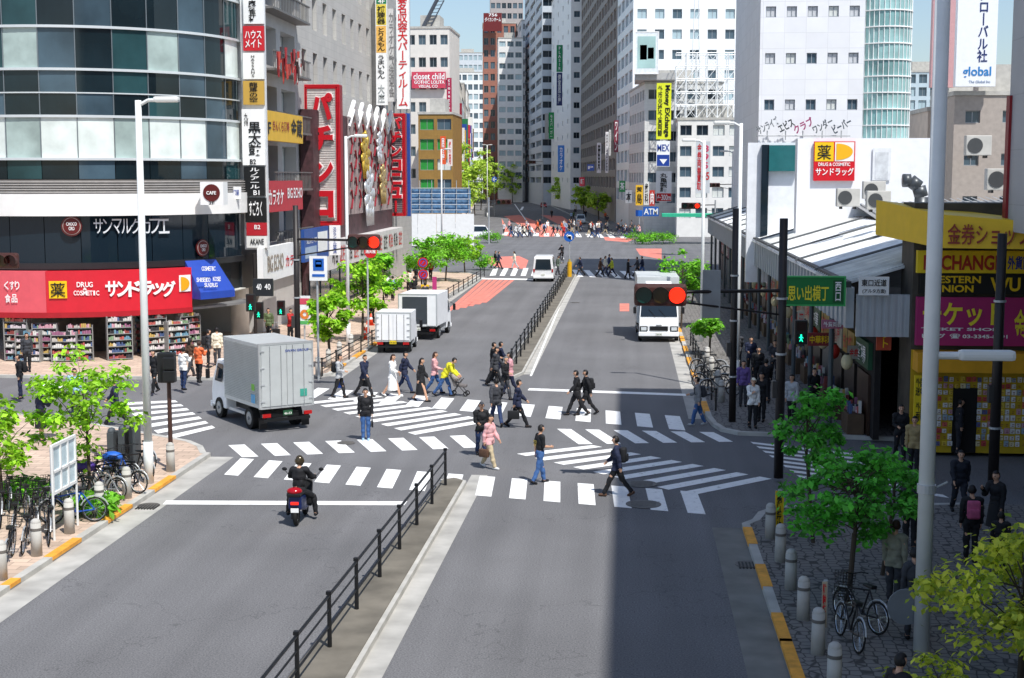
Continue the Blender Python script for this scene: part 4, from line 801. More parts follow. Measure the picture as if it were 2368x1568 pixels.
e=thing('screen_support','dark box structure below the video screen','roof structure',(4,222,23)); m=MB(); a=PY(1468,172,222);b_=PY(1560,196,222); m.box(a.x,219,23.4,b_.x,230,a.z); m.build('box',M('#afafad',.6),e,True)
MEX=M('#dfe52c',.5,0,.04)
ls_=sign('tall lime yellow currency exchange sign with black vertical lettering',('S',208),(1518,192,1552,322),MEX,[('v:外币兑换外貨両替',1521,198,1532,315,BT),],th=.6)
c=PY(1542,257,207.9); w2=PY(1550,257,208).x-PY(1535,257,208).x; h2=PY(1541,198,208).z-PY(1541,318,208).z
text('Money EXchange',V3((c.x,207.95,c.z)),V3((0,0,-1)),h2,w2*.95,BT,ls_,up=(1,0,0),bold=.03)
sign('white and blue exchange sign with crossed letters and a down arrow',('S',208),(1518,326,1549,385),WHITE,[('MEX',1520,334,1548,350,BLUE),('▼',1525,368,1543,380,WT)],[(1519,358,1548,384,BLUE)],th=.5)
sign('white noodle shop sign with black characters above a red arrow strip',('S',150),(1517,396,1553,466),WHITE,[('v:丸亀製麺',1526,400,1543,444,BT),('←300m',1520,450,1551,463,WT)],[(1518,447,1552,465,RT_)],th=.3)
sign('grey banner with pink price list columns behind the second right lamp',('S',160),(1609,327,1642,447),M('#c9cfd2',.5),[('v:金券両替買取',1612,332,1622,440,RT_),('8\n9\n5',1626,336,1639,390,M('#d04a6a',.5,0,0)),('145',1618,398,1640,416,RT_)],th=.2)
sign('green vertical sign on the white slab',('S',372),(1287,104,1301,166),M('#178a56',.5),[('v:PLASIR',1291,108,1297,162,WT)],th=.6); sign('navy vertical sign below the green vertical sign',('S',372),(1287,168,1300,244),M('#25346a',.5),[('v:個室居酒屋',1290,172,1297,240,WT)],th=.6)
sign('small green sign with white emblem above the street trees',('S',330),(1269,260,1281,321),M('#0f9a4b',.5),[('v:モスバーガー',1272,266,1278,316,WT)],th=.5); sign('grey narrow sign beside the small green sign',('S',335),(1260,262,1268,322),M('#b5b5b1',.5),th=.4)
sign('blue vertical karaoke banner at the far right pavement',('S',280),(1290,336,1305,398),M('#2f76c4',.5),[('v:カラオケ',1294,340,1301,394,WT)],th=.4)
for i,(x0,y0,x1,y1,c,Y,t) in enumerate(((1470,428,1487,475,'#e2b02c',200,'薬局'),(1489,420,1501,474,'#d8d8d4',201,'歯科'),(1432,418,1446,444,'#2f8a4a',230,'茶'),(1358,380,1374,395,'#3f5fa8',260,'P'),(1408,300,1413,360,'#c8c8c4',240,'医院'),(1420,278,1430,352,'#7a3040',235,'ワイン'),(1487,478,1523,500,'#2659a8',195,'ATM'),(1400,305,1407,400,'#dedede',250,'英会話'),(1380,330,1390,400,'#dedede',265,'質'),(1340,410,1352,430,'#c8384a',275,'麺'),(1502,440,1514,476,'#b8382c',202,'肉'),(1446,440,1462,470,'#e0dfd8',215,'本'))):
    sign(['amber pharmacy','white dental','small green tea','tiny blue parking','pale slim clinic','maroon wine bar','wide blue cash machine','long white school','tall pale pawn','small red noodle','small brick red meat','square white book'][i]+' sign on the far right shop fronts',('S',Y),(x0,y0,x1,y1),M(c,.5),[(('v:' if y1-y0>x1-x0 else '')+t,x0+2,y0+4,x1-2,y1-4,WT if c[1] in '27f3b' or c=='#c8384a' else BT)],th=.3)
e=thing('shop_canopy','green shop canopy at the far right corner','canopy',(3,200,0)); m=MB(); a=PY(1540,490,190); m.box(a.x-.5,190,3.6,a.x+8,194,4.0); m.build('fabric',M('#2fae86',.6),e,True)
TW=M('#e9ebee',.5,0,.03,1,'tile',1.6,1.15)
building('large pale tiled tower with few small windows',9.8,110,7.7,25,40,TW,[('S',12.5,8,5,.75,.8,[GLASSM,BLIND,M('#c3c6c9',.4)])],dep=.2)
e=thing('glass_stair_tower','curved glass stair tower with gridded panes and white floor rings','building',(19.3,112,0)); m=MB(); m.cyl((19.4,112.4,0),(19.4,112.4,42),1.75,1.75,20); m.build('core',M('#c9cbc8',.5),e,True)
for k in range(26):
    z=9+k*1.22; m=MB(); m.arc(19.4,112.4,1.77,1.95,z+.1,z+1.2,-180,0,16); m.build('glass_band',M('#96bdbc',.06,0,.4,.5) if k%3 else M('#7fa9a9',.06,0,.4,.5),e,True); m=MB(); m.arc(19.4,112.4,1.77,2.04,z,z+.09,-180,0,16); m.build('floor_ring',WHITE,e,True)
m=MB()
for k in range(17): a=R(-180+11.25*k); m.cyl((19.4+1.98*math.cos(a),112.4+1.98*math.sin(a),9),(19.4+1.98*math.cos(a),112.4+1.98*math.sin(a),42),.03,.03,5)
m.build('mullions',WHITE,e,True)
for i,(x0,x1,t,c) in enumerate(((1750,1800,'サンライズ','#6e7478'),(1800,1835,'エビス','#33383c'),(1835,1880,'クラブ','#9a3568'),(1880,1925,'ワンダー','#5b6166'),(1925,1968,'ビーバー','#45505a'))):
    c1,U,N,w_,h_=rect_on(('S',109.3),x0,266,x1,314); e=thing('roof_letter_sign','slanted '+['pale grey','black','magenta','silver','steel blue'][i]+' letters in the rooftop sign row, '+['first','second','third','fourth','fifth'][i]+' from the left','sign',c1)
    U=V3((.88,0,.475)).normalized(); text(t,c1,U,w_*1.08,h_*.44,M(c,.4,.1,0),e,.03,.03,up=(-.475,0,.88)); m=MB(); m.cyl(c1+V3((-w_/2,.15,-h_/2)),c1+V3((w_/2,.15,-h_/2)),.04,.04,5); m.cyl(c1+V3((0,.15,-h_/2-.3)),c1+V3((0,.15,-h_/4)),.04,.04,5); m.build('frame',M('#9b9ea0',.5),e,True)
e=thing('billboard_wall','wide white billboard wall above the market roofs','wall',(11,75,0)); m=MB(); a=PY(1845,320,75);b_=PY(2165,480,75); m.box(a.x,75,4,b_.x,76,a.z); m.build('wall',M('#f0f2f5',.5,0,.04),e,True)
a=PY(1730,330,80);b_=PY(1850,480,80); m=MB(); m.box(a.x,80,3,b_.x,80.6,a.z); m.build('left_wall',M('#e6e9ec',.5,0,.06),e,True); m=MB(); c1=PY(1740,335,79.9);c2=PY(1775,480,79.9); m.box(c1.x+.5,79.7,5,c2.x,79.99,c1.z); m.build('window',GLASSD,e,True); m=MB(); c1=PY(1778,336,79.9);c2=PY(1845,396,79.9); m.box(c1.x,79.6,c2.z,c2.x,79.98,c1.z); m.build('window',M('#2e6a6c',.1),e,True)
sign('square red and yellow pharmacy sign on the white billboard wall',('S',74.8),(1882,327,1977,418),M('#cf1626',.45,0,.03),[('薬',1890,335,1922,369,BT),('DRUG & COSMETIC',1892,376,1966,384,WT),('サンドラッグ',1886,388,1974,406,WT),('◗',1934,332,1972,370,M('#f0b21a',.5,0,0))],[(1884,329,1928,373,YP),(1931,329,1975,373,M('#f3f0ea',.5))],th=.15)
sign('white framed arch panel on the billboard wall',('S',74.9),(2018,342,2060,417),M('#e3e6e9',.5),[],[(2024,352,2054,414,M('#d0d4d7',.5,0,.2,3))],th=.05)
sign('tall white billboard with blue lettering at the top right',('S',120),(2213,-30,2306,200),M('#eef1f6',.5,0,.03),[('v:グローバル社'.replace('ー','丨'),2262,-28,2286,144,M('#1d2f66',.5,0,0)),('global',2226,154,2292,182,M('#2b7fc0',.5,0,0)),('The Global Inc',2240,186,2290,192,M('#7d8fa8',.5,0,0))],th=.8)
sign('tall dusty pink billboard beside the white blue lettered one',('S',126),(2156,-30,2212,202),M('#c79a9c',.5,0,.05),th=.8)
building('low beige office block with air conditioners under the tall billboards',PY(2165,300,124).x,127.5,12,20,14.5,M('#c2b5a8',.7,0,.1,1,'world'),[('S',5,3,4,1.6,1.3,[GLASSM,BLIND])])
building('rooftop plant room supporting the tall billboards',PY(2190,300,124).x,121.5,9,5,15.5,M('#a99f96',.7,0,.1),[('S',5,3,3,1.2,1.0,[GLASSM])])
building('distant glass office tower between the stair tower and pink billboard',PY(2095,200,300).x,300,9,20,30,M('#bccdd5',.5,0,.06,1,'world'),[('S',4,10,4,1.6,1.8,[GLASSL,GLASSM])])
building('distant reddish block on the right skyline',PY(2118,200,330).x,330,7,20,26,M('#b5786e',.6,0,.06,1,'world'),[('S',4,9,4,1.2,1.5,[GLASSM])])
# ================================================================== MARKET ROW (right)
e=thing('market_arcade','long low market arcade with corrugated white roof and dark alley','building',(7,46,0)); FA=M('#a4aaaf',.5,.1,.08)
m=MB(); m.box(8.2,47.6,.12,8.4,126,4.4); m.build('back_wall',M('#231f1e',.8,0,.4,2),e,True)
m=MB()
n=160
for i in range(n): y=46.2+i*.5; m.box(7.0+(.05 if i%2 else 0),y,4.0,7.25,y+.5,5.3)
m.build('side_fascia',FA,e,True)
m=MB()
for i in range(26): x=7.3+i*.11; m.box(x,45.95+(.04 if i%2 else 0),3.75,x+.11,46.15,5.1)
m.build('end_fascia',M('#b5babe',.4,.2,.05),e,True)
for i in range(13):
    y=47+i*6.1; m=MB(); m.add([(6.9,y,5.35),(6.9,y+5.9,5.35),(11.6,y+5.9,6.75),(11.6,y,6.75),(6.9,y,5.27),(6.9,y+5.9,5.27),(11.6,y+5.9,6.67),(11.6,y,6.67)],[(0,1,2,3),(7,6,5,4),(0,3,7,4),(1,5,6,2),(0,4,5,1),(3,2,6,7)])
    for k in range(12): q=y+.2+k*.5; m.add([(6.9,q,5.36),(6.9,q+.08,5.36),(11.6,q+.08,6.76),(11.6,q,6.76),(6.9,q,5.41),(6.9,q+.08,5.41),(11.6,q+.08,6.81),(11.6,q,6.81)],[(4,5,6,7),(0,1,5,4),(3,2,6,7),(0,4,7,3),(1,2,6,5)])
    m.build('roof_panel',M('#f0f2f2' if i%4 else '#d9dad6',.5,0,.2,1.2),e,True)
    m=MB(); m.box(6.86,y+5.9,5.42,11.7,y+6.08,5.5); m.v=[(v[0],v[1],v[2]+(v[0]-6.9)*.298) for v in m.v]; m.build('roof_rib',M('#5f6264',.6),e,True)
m=MB(); m.box(8.41,47.6,4.3,16,126,5.2); m.build('rear_mass',M('#77716b',.8,0,.2),e,True)
m=MB(); m.box(6.95,46.2,5.3,7.15,126,5.5); m.build('gutter_pipe',M('#3f4143',.6),e,True)
for i in range(14):
    m=MB(); y=50+i*5.5; m.cyl((7.1,y,.12),(7.1,y,4.0),.09,.09,8); m.build('post',M('#4d5558',.5),e,True)
random.seed(11); OW=['first','second','third','fourth','fifth','sixth','seventh','eighth','ninth','tenth','eleventh','twelfth','thirteenth','fourteenth','fifteenth','sixteenth']
for i in range(26):
    y=48+i*3.0; c=random.choice(['#8e2a24','#b9b09a','#c4bfb2','#23553a','#a3822f','#6c2240']); m=MB(); m.box(8.04,y,2.4,8.19,y+2.6,3.3); m.build('shop_fascia',M(c,.5,0,.1),e,True); text(random.choice(['居酒屋','焼鳥','もつ焼','中華','金券','そば','酒場']),V3((8.0,y+1.3,2.85)),V3((0,-1,0)),2.0,.6,WT if c in('#8e2a24','#23553a','#6c2240') else RT_,e)
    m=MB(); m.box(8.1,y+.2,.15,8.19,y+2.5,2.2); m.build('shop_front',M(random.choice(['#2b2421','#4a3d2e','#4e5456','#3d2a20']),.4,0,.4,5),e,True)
    if i<14:
        s_=thing('hanging_lantern',('red' if i%2 else 'cream')+' paper lantern hung under the arcade before its %s shop'%OW[i],'lantern',(7.5,y+1,2.55)); m=MB(); m.sph((0,0,0),(.2,.2,.28),12,8); m.build('paper_shade',M('#a5281f' if i%2 else '#cfc29a',.6),s_,smooth=True); m=MB(); m.cyl((0,0,.26),(0,0,1.4),.01,.01,4); m.cyl((0,0,.25),(0,0,.3),.09,.09,10); m.build('cord',BLACK,s_)
    if i<16:
        s_=thing('market_display',['stand of bottles and boxes','rack of bagged goods','menu stand','crate table'][i%4]+' before the %s arcade shop from the corner'%OW[i],'display stand',(7.75,y+1.2,.12)); m=MB(); m.box(-.25,-.7,0,.3,.7,.7); m.build('table',M('#5d4a38',.7,0,.2),s_); m=MB(); mats=[M(c_,.5,0,0) for c_ in PCOL]
        for k in range(22): m.k=random.randrange(len(mats)); yk=random.uniform(-.62,.55); xk=random.uniform(-.22,.18); m.box(xk,yk,.705+.001*k,xk+.09,yk+.11,.8+random.random()*.35)
        o=m.build('goods',mats,s_); o['kind']='stuff'
sign('green alley entrance sign with yellow brushed characters',('S',45.6),(1815,640,1954,706),M('#1c7a3d',.5,0,.06),[('思い出横丁',1822,660,1916,696,M('#f0e23a',.5,0,0)),('v:西口',1931,652,1945,696,WT)],[(1926,648,1950,700,M('#14592c',.5))],th=.15,rim=M('#3fae5e',.5))
sign('white direction sign with black characters on the arcade end fascia',('S',45.7),(1986,640,2056,683),WHITE,[('東口近道',1992,646,2050,662,BT),('(アルタ方面)',1994,668,2048,679,BT)],th=.05)
sign('orange red ticket sign hanging under the arcade',('S',46.4),(2028,712,2062,810),M('#b5472c',.5),[('v:チケット',2036,718,2056,804,YP)],th=.1)
sign('dark red noodle sign deep under the arcade',('S',52),(1868,770,1930,800),M('#7e2a2a',.5),[('中華料理',1872,776,1926,794,YP)],th=.1)
sign('white poster board deep under the arcade',('S',50),(1960,800,2010,830),M('#a09a90',.5),[('金券買取',1964,806,2006,824,RT_)],th=.1)
sign('pink poster strip hanging inside the arcade mouth',('S',49),(1900,740,1950,760),M('#b06a80',.5),[('外貨両替',1904,744,1946,756,WT)],th=.1)
sign('narrow pale banner inside the arcade mouth',('S',48.5),(1845,720,1860,760),M('#a5a294',.5),[('v:酒',1848,724,1857,756,RT_)],th=.1)
for i,(x0,x1,y,z,c,l) in enumerate(((11.6,18,52,6.0,'#a3a8aa','rusty grey corrugated roof nearest the yellow shop'),(11.6,20,60,6.4,'#cfd2d2','pale corrugated roof behind the arcade'),(11.6,21,68,6.8,'#8d8f90','dark flat roof below the billboard wall'),(12,30,49.5,5.6,'#9a8f84','brown patched roof behind the yellow shop'))):
    o=thing('shed_roof_building',l,'building',(x0,y,0)); m=MB(); m.box(x0,y,0,x1,y+7.5,z); m.build('wall',M('#6e655c',.8,0,.2),o,True); m=MB(); m.add([(x0,y-.2,z),(x1,y-.2,z+.3),(x1,y+7.4,z+.9),(x0,y+7.4,z+.6)],[(0,1,2,3)])
    for k in range(int((x1-x0)/.35)): a=x0+k*.35; m.add([(a,y-.2,z+.02+(a-x0)*.05),(a+.1,y-.2,z+.02+(a-x0)*.05),(a+.1,y+7.4,z+.68+(a-x0)*.05),(a,y+7.4,z+.68+(a-x0)*.05)],[(0,1,2,3)])
    m.build('roof',M(c,.6,.1,.25,1.5),o,True)
def ac(p,label,s=1): 
    e=thing('air_conditioner',label,'air conditioner',p,0,'rooftop air conditioner units',s); m=MB(); m.bc((0,0,.4),(1.0,.45,.8)); m.build('casing',M('#c3c1ba',.6,0,.1),e,bevel=.03); m=MB(); m.cyl((-.15,-.23,.4),(-.15,-.25,.4),.3,.3,20); m.build('fan_grille',M('#4a4c4d',.5),e); m=MB(); m.bc((-.3,0,-.05),(.08,.5,.1));m.bc((.3,0,-.05),(.08,.5,.1)); m.build('feet',BLACK,e)
ac(PY(2030,485,62),'air conditioner unit on the roof below the billboard wall'); ac(PY(2020,460,66),'air conditioner unit at the back of the roof below the billboard wall'); ac(PY(2260,360,118),'large air conditioner on the beige office wall under billboards',2); ac(PY(2310,440,60),'air conditioner beside the grey overhang',1.1); ac(PY(1960,478,64),'leftmost rooftop air conditioner near the pharmacy sign')
e=thing('exhaust_duct','dark curved exhaust duct rising from the market roofs','duct',PY(2120,480,58)); m=MB(); c=PY(2130,485,58); m.tube([c+V3((0,0,-.6)),c+V3((0,0,.5)),c+V3((-.12,0,.9)),c+V3((-.45,0,1.15)),c+V3((-.75,0,1.15))],.27,12); m.build('pipe',M('#55595c',.4,.4,.1),e,True,smooth=True)
YB=M('#f2d022',.5,0,.08); MG=M('#ac2a69',.5,0,.06); E=thing('exchange_shop','yellow and magenta currency exchange shop with poster covered front','building',(11,45.5,0)); m=MB(); m.box(8.95,45.6,.12,17,47.5,8.0); m.build('wall',M('#4b453c',.7,0,.3,2),E,True)
m=MB(); m.box(8.97,45.565,.12,16.9,45.599,3.4); m.build('front_panel',M('#c9a71f',.6,0,.1),E,True)
m=MB(); m.add([(8.25,48.5,8.05),(8.25,48.5,6.9),(9.3,43.6,6.7),(9.3,43.6,7.7),(13.2,42.6,6.7),(13.2,42.6,7.4),(13.2,48.5,7.4),(13.2,48.5,6.7)],[(0,3,2,1),(3,5,4,2),(0,6,5,3),(1,2,4,7),(0,1,7,6)]); m.build('top_sign_box',M('#ecc025',.5,0,.05),E,True)
U=(V3((13.2,42.6,0))-V3((9.3,43.6,0))).normalized(); text('金券ショップビッグ',V3((11.2,43.05,7.12)),U,3.5,.62,M('#8b2a1a',.5,0,0),E,.02,.01)
for (x0,y0,x1,y1,mt_,tx) in ((2122,580,2420,632,YB,[('EXCHANGE',2136,590,2318,625,M('#b0341c',.5,0,0)),('外貨両替',2330,592,2400,624,M('#2a3a9a',.5,0,0))]),(2128,634,2420,680,M('#14130f',.5),[('WESTERN\nUNION',2140,638,2268,676,YP),('WU',2290,642,2360,674,YP)]),(2120,688,2420,800,MG,[('チケット',2134,700,2320,754,M('#f6e03a',.5,0,0)),('TICKET SHOP',2130,758,2310,765,WT),('ビッグ  ☎ 03-3345-8291',2132,772,2330,784,WT),('金買',2345,715,2400,785,M('#f0da3a',.5,0,0))])):
    c,_,_,w_,h_=rect_on(('S',45.3),x0,y0,x1,y1); m=MB(); m.box(c.x-w_/2,45.3,c.z-h_/2,c.x+w_/2,45.56,c.z+h_/2); bd=m.build('sign_board',mt_,E,True)
    for s,a,b,c_,d,tm in tx: q,_,_,w2,h2=rect_on(('S',45.27),a,b,c_,d); text(s,q,V3((1,0,0)),w2,h2,tm,bd,0,.03)
m=MB(); c,_,_,w_,h_=rect_on(('S',45.0),2118,815,2420,860); m.box(c.x-w_/2,44.7,c.z-h_/2,c.x+w_/2,45.55,c.z+h_/2); m.build('canopy',M('#e0a022',.5),E,True)
m=MB(); mats=[M(c,.6,0,0) for c in ['#ecebe5','#e6e4dc','#c9524a','#e4c84a','#9fb6c2','#cf9fab','#f0eee8','#5a70a0','#ecebe5','#e9dfb0','#d96a5a']]
for i in range(30):
    for j in range(11):
        if 7<=i<=10 and j<9: continue
        if random.random()<.12: continue
        x=9.12+i*.175; z=.35+j*.205; m.k=random.randrange(len(mats)); m.box(x,45.5,z,x+random.uniform(.1,.15),45.56,z+random.uniform(.12,.18))
o=m.build('posters',mats,E,True); o['kind']='stuff'
m=MB()
for i in range(30):
    for j in range(11):
        for q in range(2): x=9.14+i*.175+random.random()*.03; z=.38+j*.205+q*.05; (7<=i<=10 and j<9) or m.box(x,45.49,z,x+random.uniform(.04,.08),45.4995,z+.018)
o=m.build('poster_print',M('#8c3a34',.6,0,0),E,True); o['kind']='stuff'
m=MB(); m.box(10.3,45.52,.13,11.05,45.56,2.2); m.build('doorway',M('#16110f',.7),E,True)
sign('yellow vertical remittance sign with black characters by the poster front',('S',44.9),(2114,868,2140,985),YB,[('外国\n送金',2117,874,2137,915,BT),('外貨\n両替',2117,930,2137,972,BT)],th=.1)
e=thing('overhanging_tower','pale grey panelled tower overhanging the yellow shop at the right edge','building',(11.3,44,7.2)); m=MB(); m.box(11.3,-45,7.2,45,44,31); m.build('wall',M('#b3b5b8',.5,.1,.04,1,'tile',2.4,1.6),e,True)
m=MB(); m.box(11.22,43.7,7.2,11.3,44.06,11.2); m.build('red_edge_strip',DRED,e,True)
m=MB(); m.box(16,-45,0,44,43,7.2); m.build('lower_wall',M('#4a4a4c',.7),e,True)
# ================================================================== STREET FURNITURE
def lamp(label,x,yb,ztop,r,arm,col=WPOLE,z=.12):
    g=G(x,yb,z); e=thing('street_lamp',label,'street lamp',g,0); m=MB(); m.cyl((0,0,0),(0,0,ztop),r,r*.72,14); m.build('pole',col,e,smooth=True); m=MB(); m.cyl((0,0,0),(0,0,1.2),r*1.15,r*1.15,14); m.build('base_sleeve',col,e,smooth=True)
    for (dx,dy,zz) in arm:
        m=MB(); m.tube([(0,0,zz-.15),(dx*.3,dy*.3,zz),(dx*.6,dy*.6,zz)],.05,8); m.build('arm',col,e); h=MB(); h.bc((dx*.85,dy*.85,zz+.02),(max(.25,abs(dx)*.75),max(.25,abs(dy)*.9),.16)); h.build('lamp_head',M('#e2e4e0',.4,0,0),e,bevel=.06)
    return e
def zat(x,yt,xb,yb,z=.12): g=G(xb,yb,z); return PY(x,yt,g.y).z-z
lamp('tall white street lamp at the left corner crossing',345,1117,zat(308,232,345,1117),.12,[(.95,0,zat(308,232,345,1117))])
lamp('tall white street lamp left of the two near street trees',806,800,zat(805,315,806,800),.1,[(.9,0,zat(805,315,806,800))])
lamp('slim white street lamp at the far left corner',1022,600,zat(1020,345,1022,600),.1,[(.9,-.4,zat(1020,345,1022,600))])
lamp('grey street lamp on the far median',1127,505,zat(1125,335,1127,505,0),.1,[(.9,0,zat(1125,335,1127,505,0)),(-.9,0,zat(1125,335,1127,505,0))],z=0)
lamp('white street lamp rising above the market roof',1622,790,zat(1618,325,1622,790),.1,[(-.95,0,zat(1618,325,1622,790))])
lamp('pale street lamp with wide head before the terrace block',1703,900,zat(1700,285,1703,900),.1,[(-.9,0,zat(1700,285,1703,900))])
lamp('thin street lamp at the far right corner',1690,640,zat(1688,350,1690,640),.08,[(-.9,0,zat(1688,350,1690,640))])
g=G(2130,1505,.12); zt=14.; e=thing('lamp_column','thick white lamp column with a side light arm at the right pavement','street lamp',g); m=MB(); m.cyl((0,0,0),(0,0,zt),.145,.13,18); m.build('pole',WPOLE,e,smooth=True)
za=PY(2160,822,g.y).z-.12; m=MB(); m.cyl((.1,0,za),(.62,0,za),.07,.07,10); m.build('arm',WPOLE,e); m=MB(); m.bc((.98,0,za+.01),(1.0,.26,.19)); m.build('lamp_head',M('#dfe1dd',.4,0,0),e,bevel=.07)
zc=PY(2150,1130,g.y).z-.12; m=MB(); m.cyl((0,0,zc-.08),(0,0,zc+.08),.17,.17,16); m.cyl((.12,0,zc),(.35,-.1,zc+.15),.02,.02,6); m.build('clamp',STEEL,e)
m=MB(); m.cyl((-.28,.08,zc-2.25),(-.28,.12,zc-2.25),.34,.34,24); m.build('round_sign_back',M('#7c8186',.5,.2),e)
def dark_pole(label,x,yb,yt,r=.1,z=.12):
    g=G(x,yb,z); h=PY(x,yt,g.y).z-z; e=thing('utility_pole',label,'pole',g); m=MB(); m.cyl((0,0,0),(0,0,h),r,r*.85,12); m.build('pole',DPOLE,e,smooth=True); m=MB(); m.bc((-.16,0,2.6),(.16,.22,.5)); m.build('control_box',M('#3d3a38',.5),e,bevel=.02)
    for zz in(1.6,3.6,5.2):
        if zz<h: m=MB(); m.cyl((0,0,zz),(0,0,zz+.06),r*1.15,r*1.15,12); m.build('band',STEEL,e)
    return e,g,h
P1=dark_pole('dark utility pole by the market corner carrying the big signal arm',1693,975,482,.13)
P2=dark_pole('dark brown pole in front of the market entrance',1800,1105,505,.14)
P3=dark_pole('dark pole before the poster covered shop front',2296,1120,540,.15)
P4=dark_pole('dark brown pole beside the left signal arm',690,885,475,.13)
def signal(label,c,w_,h_,lit,pole_to=None,pr=.05,rot=0):
    e=thing('traffic_signal',label,'traffic light',c,rot); m=MB(); m.bc((0,0,0),(w_,.2,h_)); m.build('housing',M('#4a2c26',.5,0,.05),e,bevel=min(.1,h_*.3)); cols=['#0d3d36','#3d2e10','#3a0f0d']
    for i in range(3):
        x=(i-1)*w_*.315; r=h_*.36; m=MB(); m.cyl((x,-.11,0),(x,-.13,0),r,r,20); on=(i==2 and lit); m.build('lens',M('#ff2a14',.3,0,0,emit=2.2) if on else M(cols[i],.2,0,0),e)
        m=MB(); n=12
        for k in range(n):
            a=R(-25+230*k/n); b=R(-25+230*(k+1)/n); f=lambda t,y:(x+r*1.08*math.cos(t),y,r*1.08*math.sin(t)); m.add([f(a,-.1),f(b,-.1),f(b,-.32),f(a,-.32)],[(0,1,2,3)])
        m.build('visor',M('#4a2c26',.5,0,.05),e)
    if pole_to is not None:
        d=V3(pole_to)-V3(c); m=MB(); m.tube([(0,.12,h_*.1),(d.x,d.y,d.z)],pr,8); m.tube([(w_*.3 if d.x>0 else -w_*.3,.12,-h_*.3),(d.x,d.y,d.z-.7)],pr*.6,6); m.build('mast_arm',DPOLE,e)
    return e
sY=39.5; c=PY(1527,682,sY); w_=PY(1588,682,sY).x-PY(1466,682,sY).x
signal('big brown traffic signal showing red over the right lanes',c,w_,PY(1527,656,sY).z-PY(1527,708,sY).z,True,(P2[1].x,P2[1].y,PY(1800,672,P2[1].y).z))
m=MB(); c=PY(1645,680,sY+.8); m.bc(c,(.5,.12,1.35)); tag(m.build('signal_backboard',M('#8b8f92',.5,.2)),'grey rectangular board seen from behind beside the big signal','board')
g=P4[1]; c=PY(842,560,g.y-2); signal('brown traffic signal showing red over the left pavement',c,PY(880,560,g.y-2).x-PY(804,560,g.y-2).x,.64,True,(g.x,g.y,PY(690,553,g.y).z))
c=PY(8,603,52); signal('brown traffic signal cut by the left picture edge',c,1.2,.6,False)
for i,(x,y,Y,wd,l) in enumerate(((1598,476,150,44,'lit red signal near the far lamp above the market roof'),(1650,428,170,30,'small dark signal against the terrace block'),(1165,467,190,36,'small signal on a mast at the far left corner'),(1228,375,300,22,'tiny signal far down the avenue'))):
    c=PY(x,y,Y); signal(l,c,wd/F*Y,wd/F*Y*.33,i in(0,),(c.x+(2.5 if i!=2 else -2.),Y,c.z+.1),.05); m=MB(); xx=c.x+(2.5 if i!=2 else -2.); m.cyl((xx,Y,0),(xx,Y,c.z+.6),.1,.08,8); tag(m.build('signal_pole',STEEL),['grey pole of the red signal above the market roof','grey pole of the small dark signal by the terrace block','grey pole of the signal at the far left corner','grey pole of the tiny far avenue signal'][i],'pole')
def pedsig(label,x,y,Y,green=True,s=1.):
    c=PY(x,y,Y); e=thing('pedestrian_signal',label,'pedestrian signal',c); m=MB(); m.bc((0,0,.0),(.42*s,.2,.8*s)); m.build('housing',M('#232323',.5),e,bevel=.03); m=MB(); m.bc((0,-.105,.19*s),(.3*s,.01,.3*s)); m.build('upper_lens',M('#250c0c',.3,0,0),e)
    m=MB(); m.bc((0,-.105,-.19*s),(.3*s,.01,.3*s)); m.build('lower_lens',M('#0a1c18',.3,0,0),e); m=MB(); q=M('#20ffc0',.4,0,0,emit=1.6); k=s
    m.sph((0,-.12,-.09*k),.03*k,8,6); m.cyl((0,-.12,-.12*k),(0,-.12,-.2*k),.03*k,.025*k,6); m.cyl((0,-.12,-.2*k),(.05*k,-.12,-.31*k),.018*k,.015*k,5); m.cyl((0,-.12,-.2*k),(-.05*k,-.12,-.3*k),.018*k,.015*k,5); m.cyl((0,-.12,-.13*k),(.07*k,-.12,-.19*k),.014*k,.012*k,5);m.cyl((0,-.12,-.13*k),(-.07*k,-.12,-.18*k),.014*k,.012*k,5); m.build('walking_figure',q,e); return e
pedsig('left green walking figure signal near the balcony block',580,700,64); pedsig('right green walking figure signal near the balcony block',599,718,66); pedsig('third green walking figure signal by the brown pole',650,712,68,s=.9); pedsig('green walking figure signal in the dark market alley',1852,768,47.5,s=1.0)
e=thing('signal_post','slim dark post holding two green walking signals','pole',G(592,800,.12)); m=MB(); m.cyl(G(592,800,.12),G(592,800,.12)+V3((0,0,4.8)),.09,.08,8); m.build('post',DPOLE,e,True)
sign('white ended queue guidance boards above the walking signals',('S',65),(585,645,630,685),M('#24272a',.5),[('40',593,656,605,670,WT),('40',612,656,626,670,WT)],th=.2)
g=G(396,1085,.12); e=thing('pedestrian_signal','dark pedestrian signal on a brown post at the left corner kerb','pedestrian signal',g); zz=zat(396,815,396,1085); m=MB(); m.cyl((0,0,0),(0,0,zz),.07,.06,10); m.build('post',M('#4a332c',.5),e); m=MB(); m.bc((-.05,0,zz-.45),(.5,.3,.9)); m.build('housing',M('#1f2022',.5),e,bevel=.04); m=MB(); m.bc((.1,-.2,zz-.3),(.36,.25,.36)); m.bc((.1,-.2,zz-.68),(.36,.25,.34)); m.build('visor',M('#1f2022',.5),e,bevel=.03)
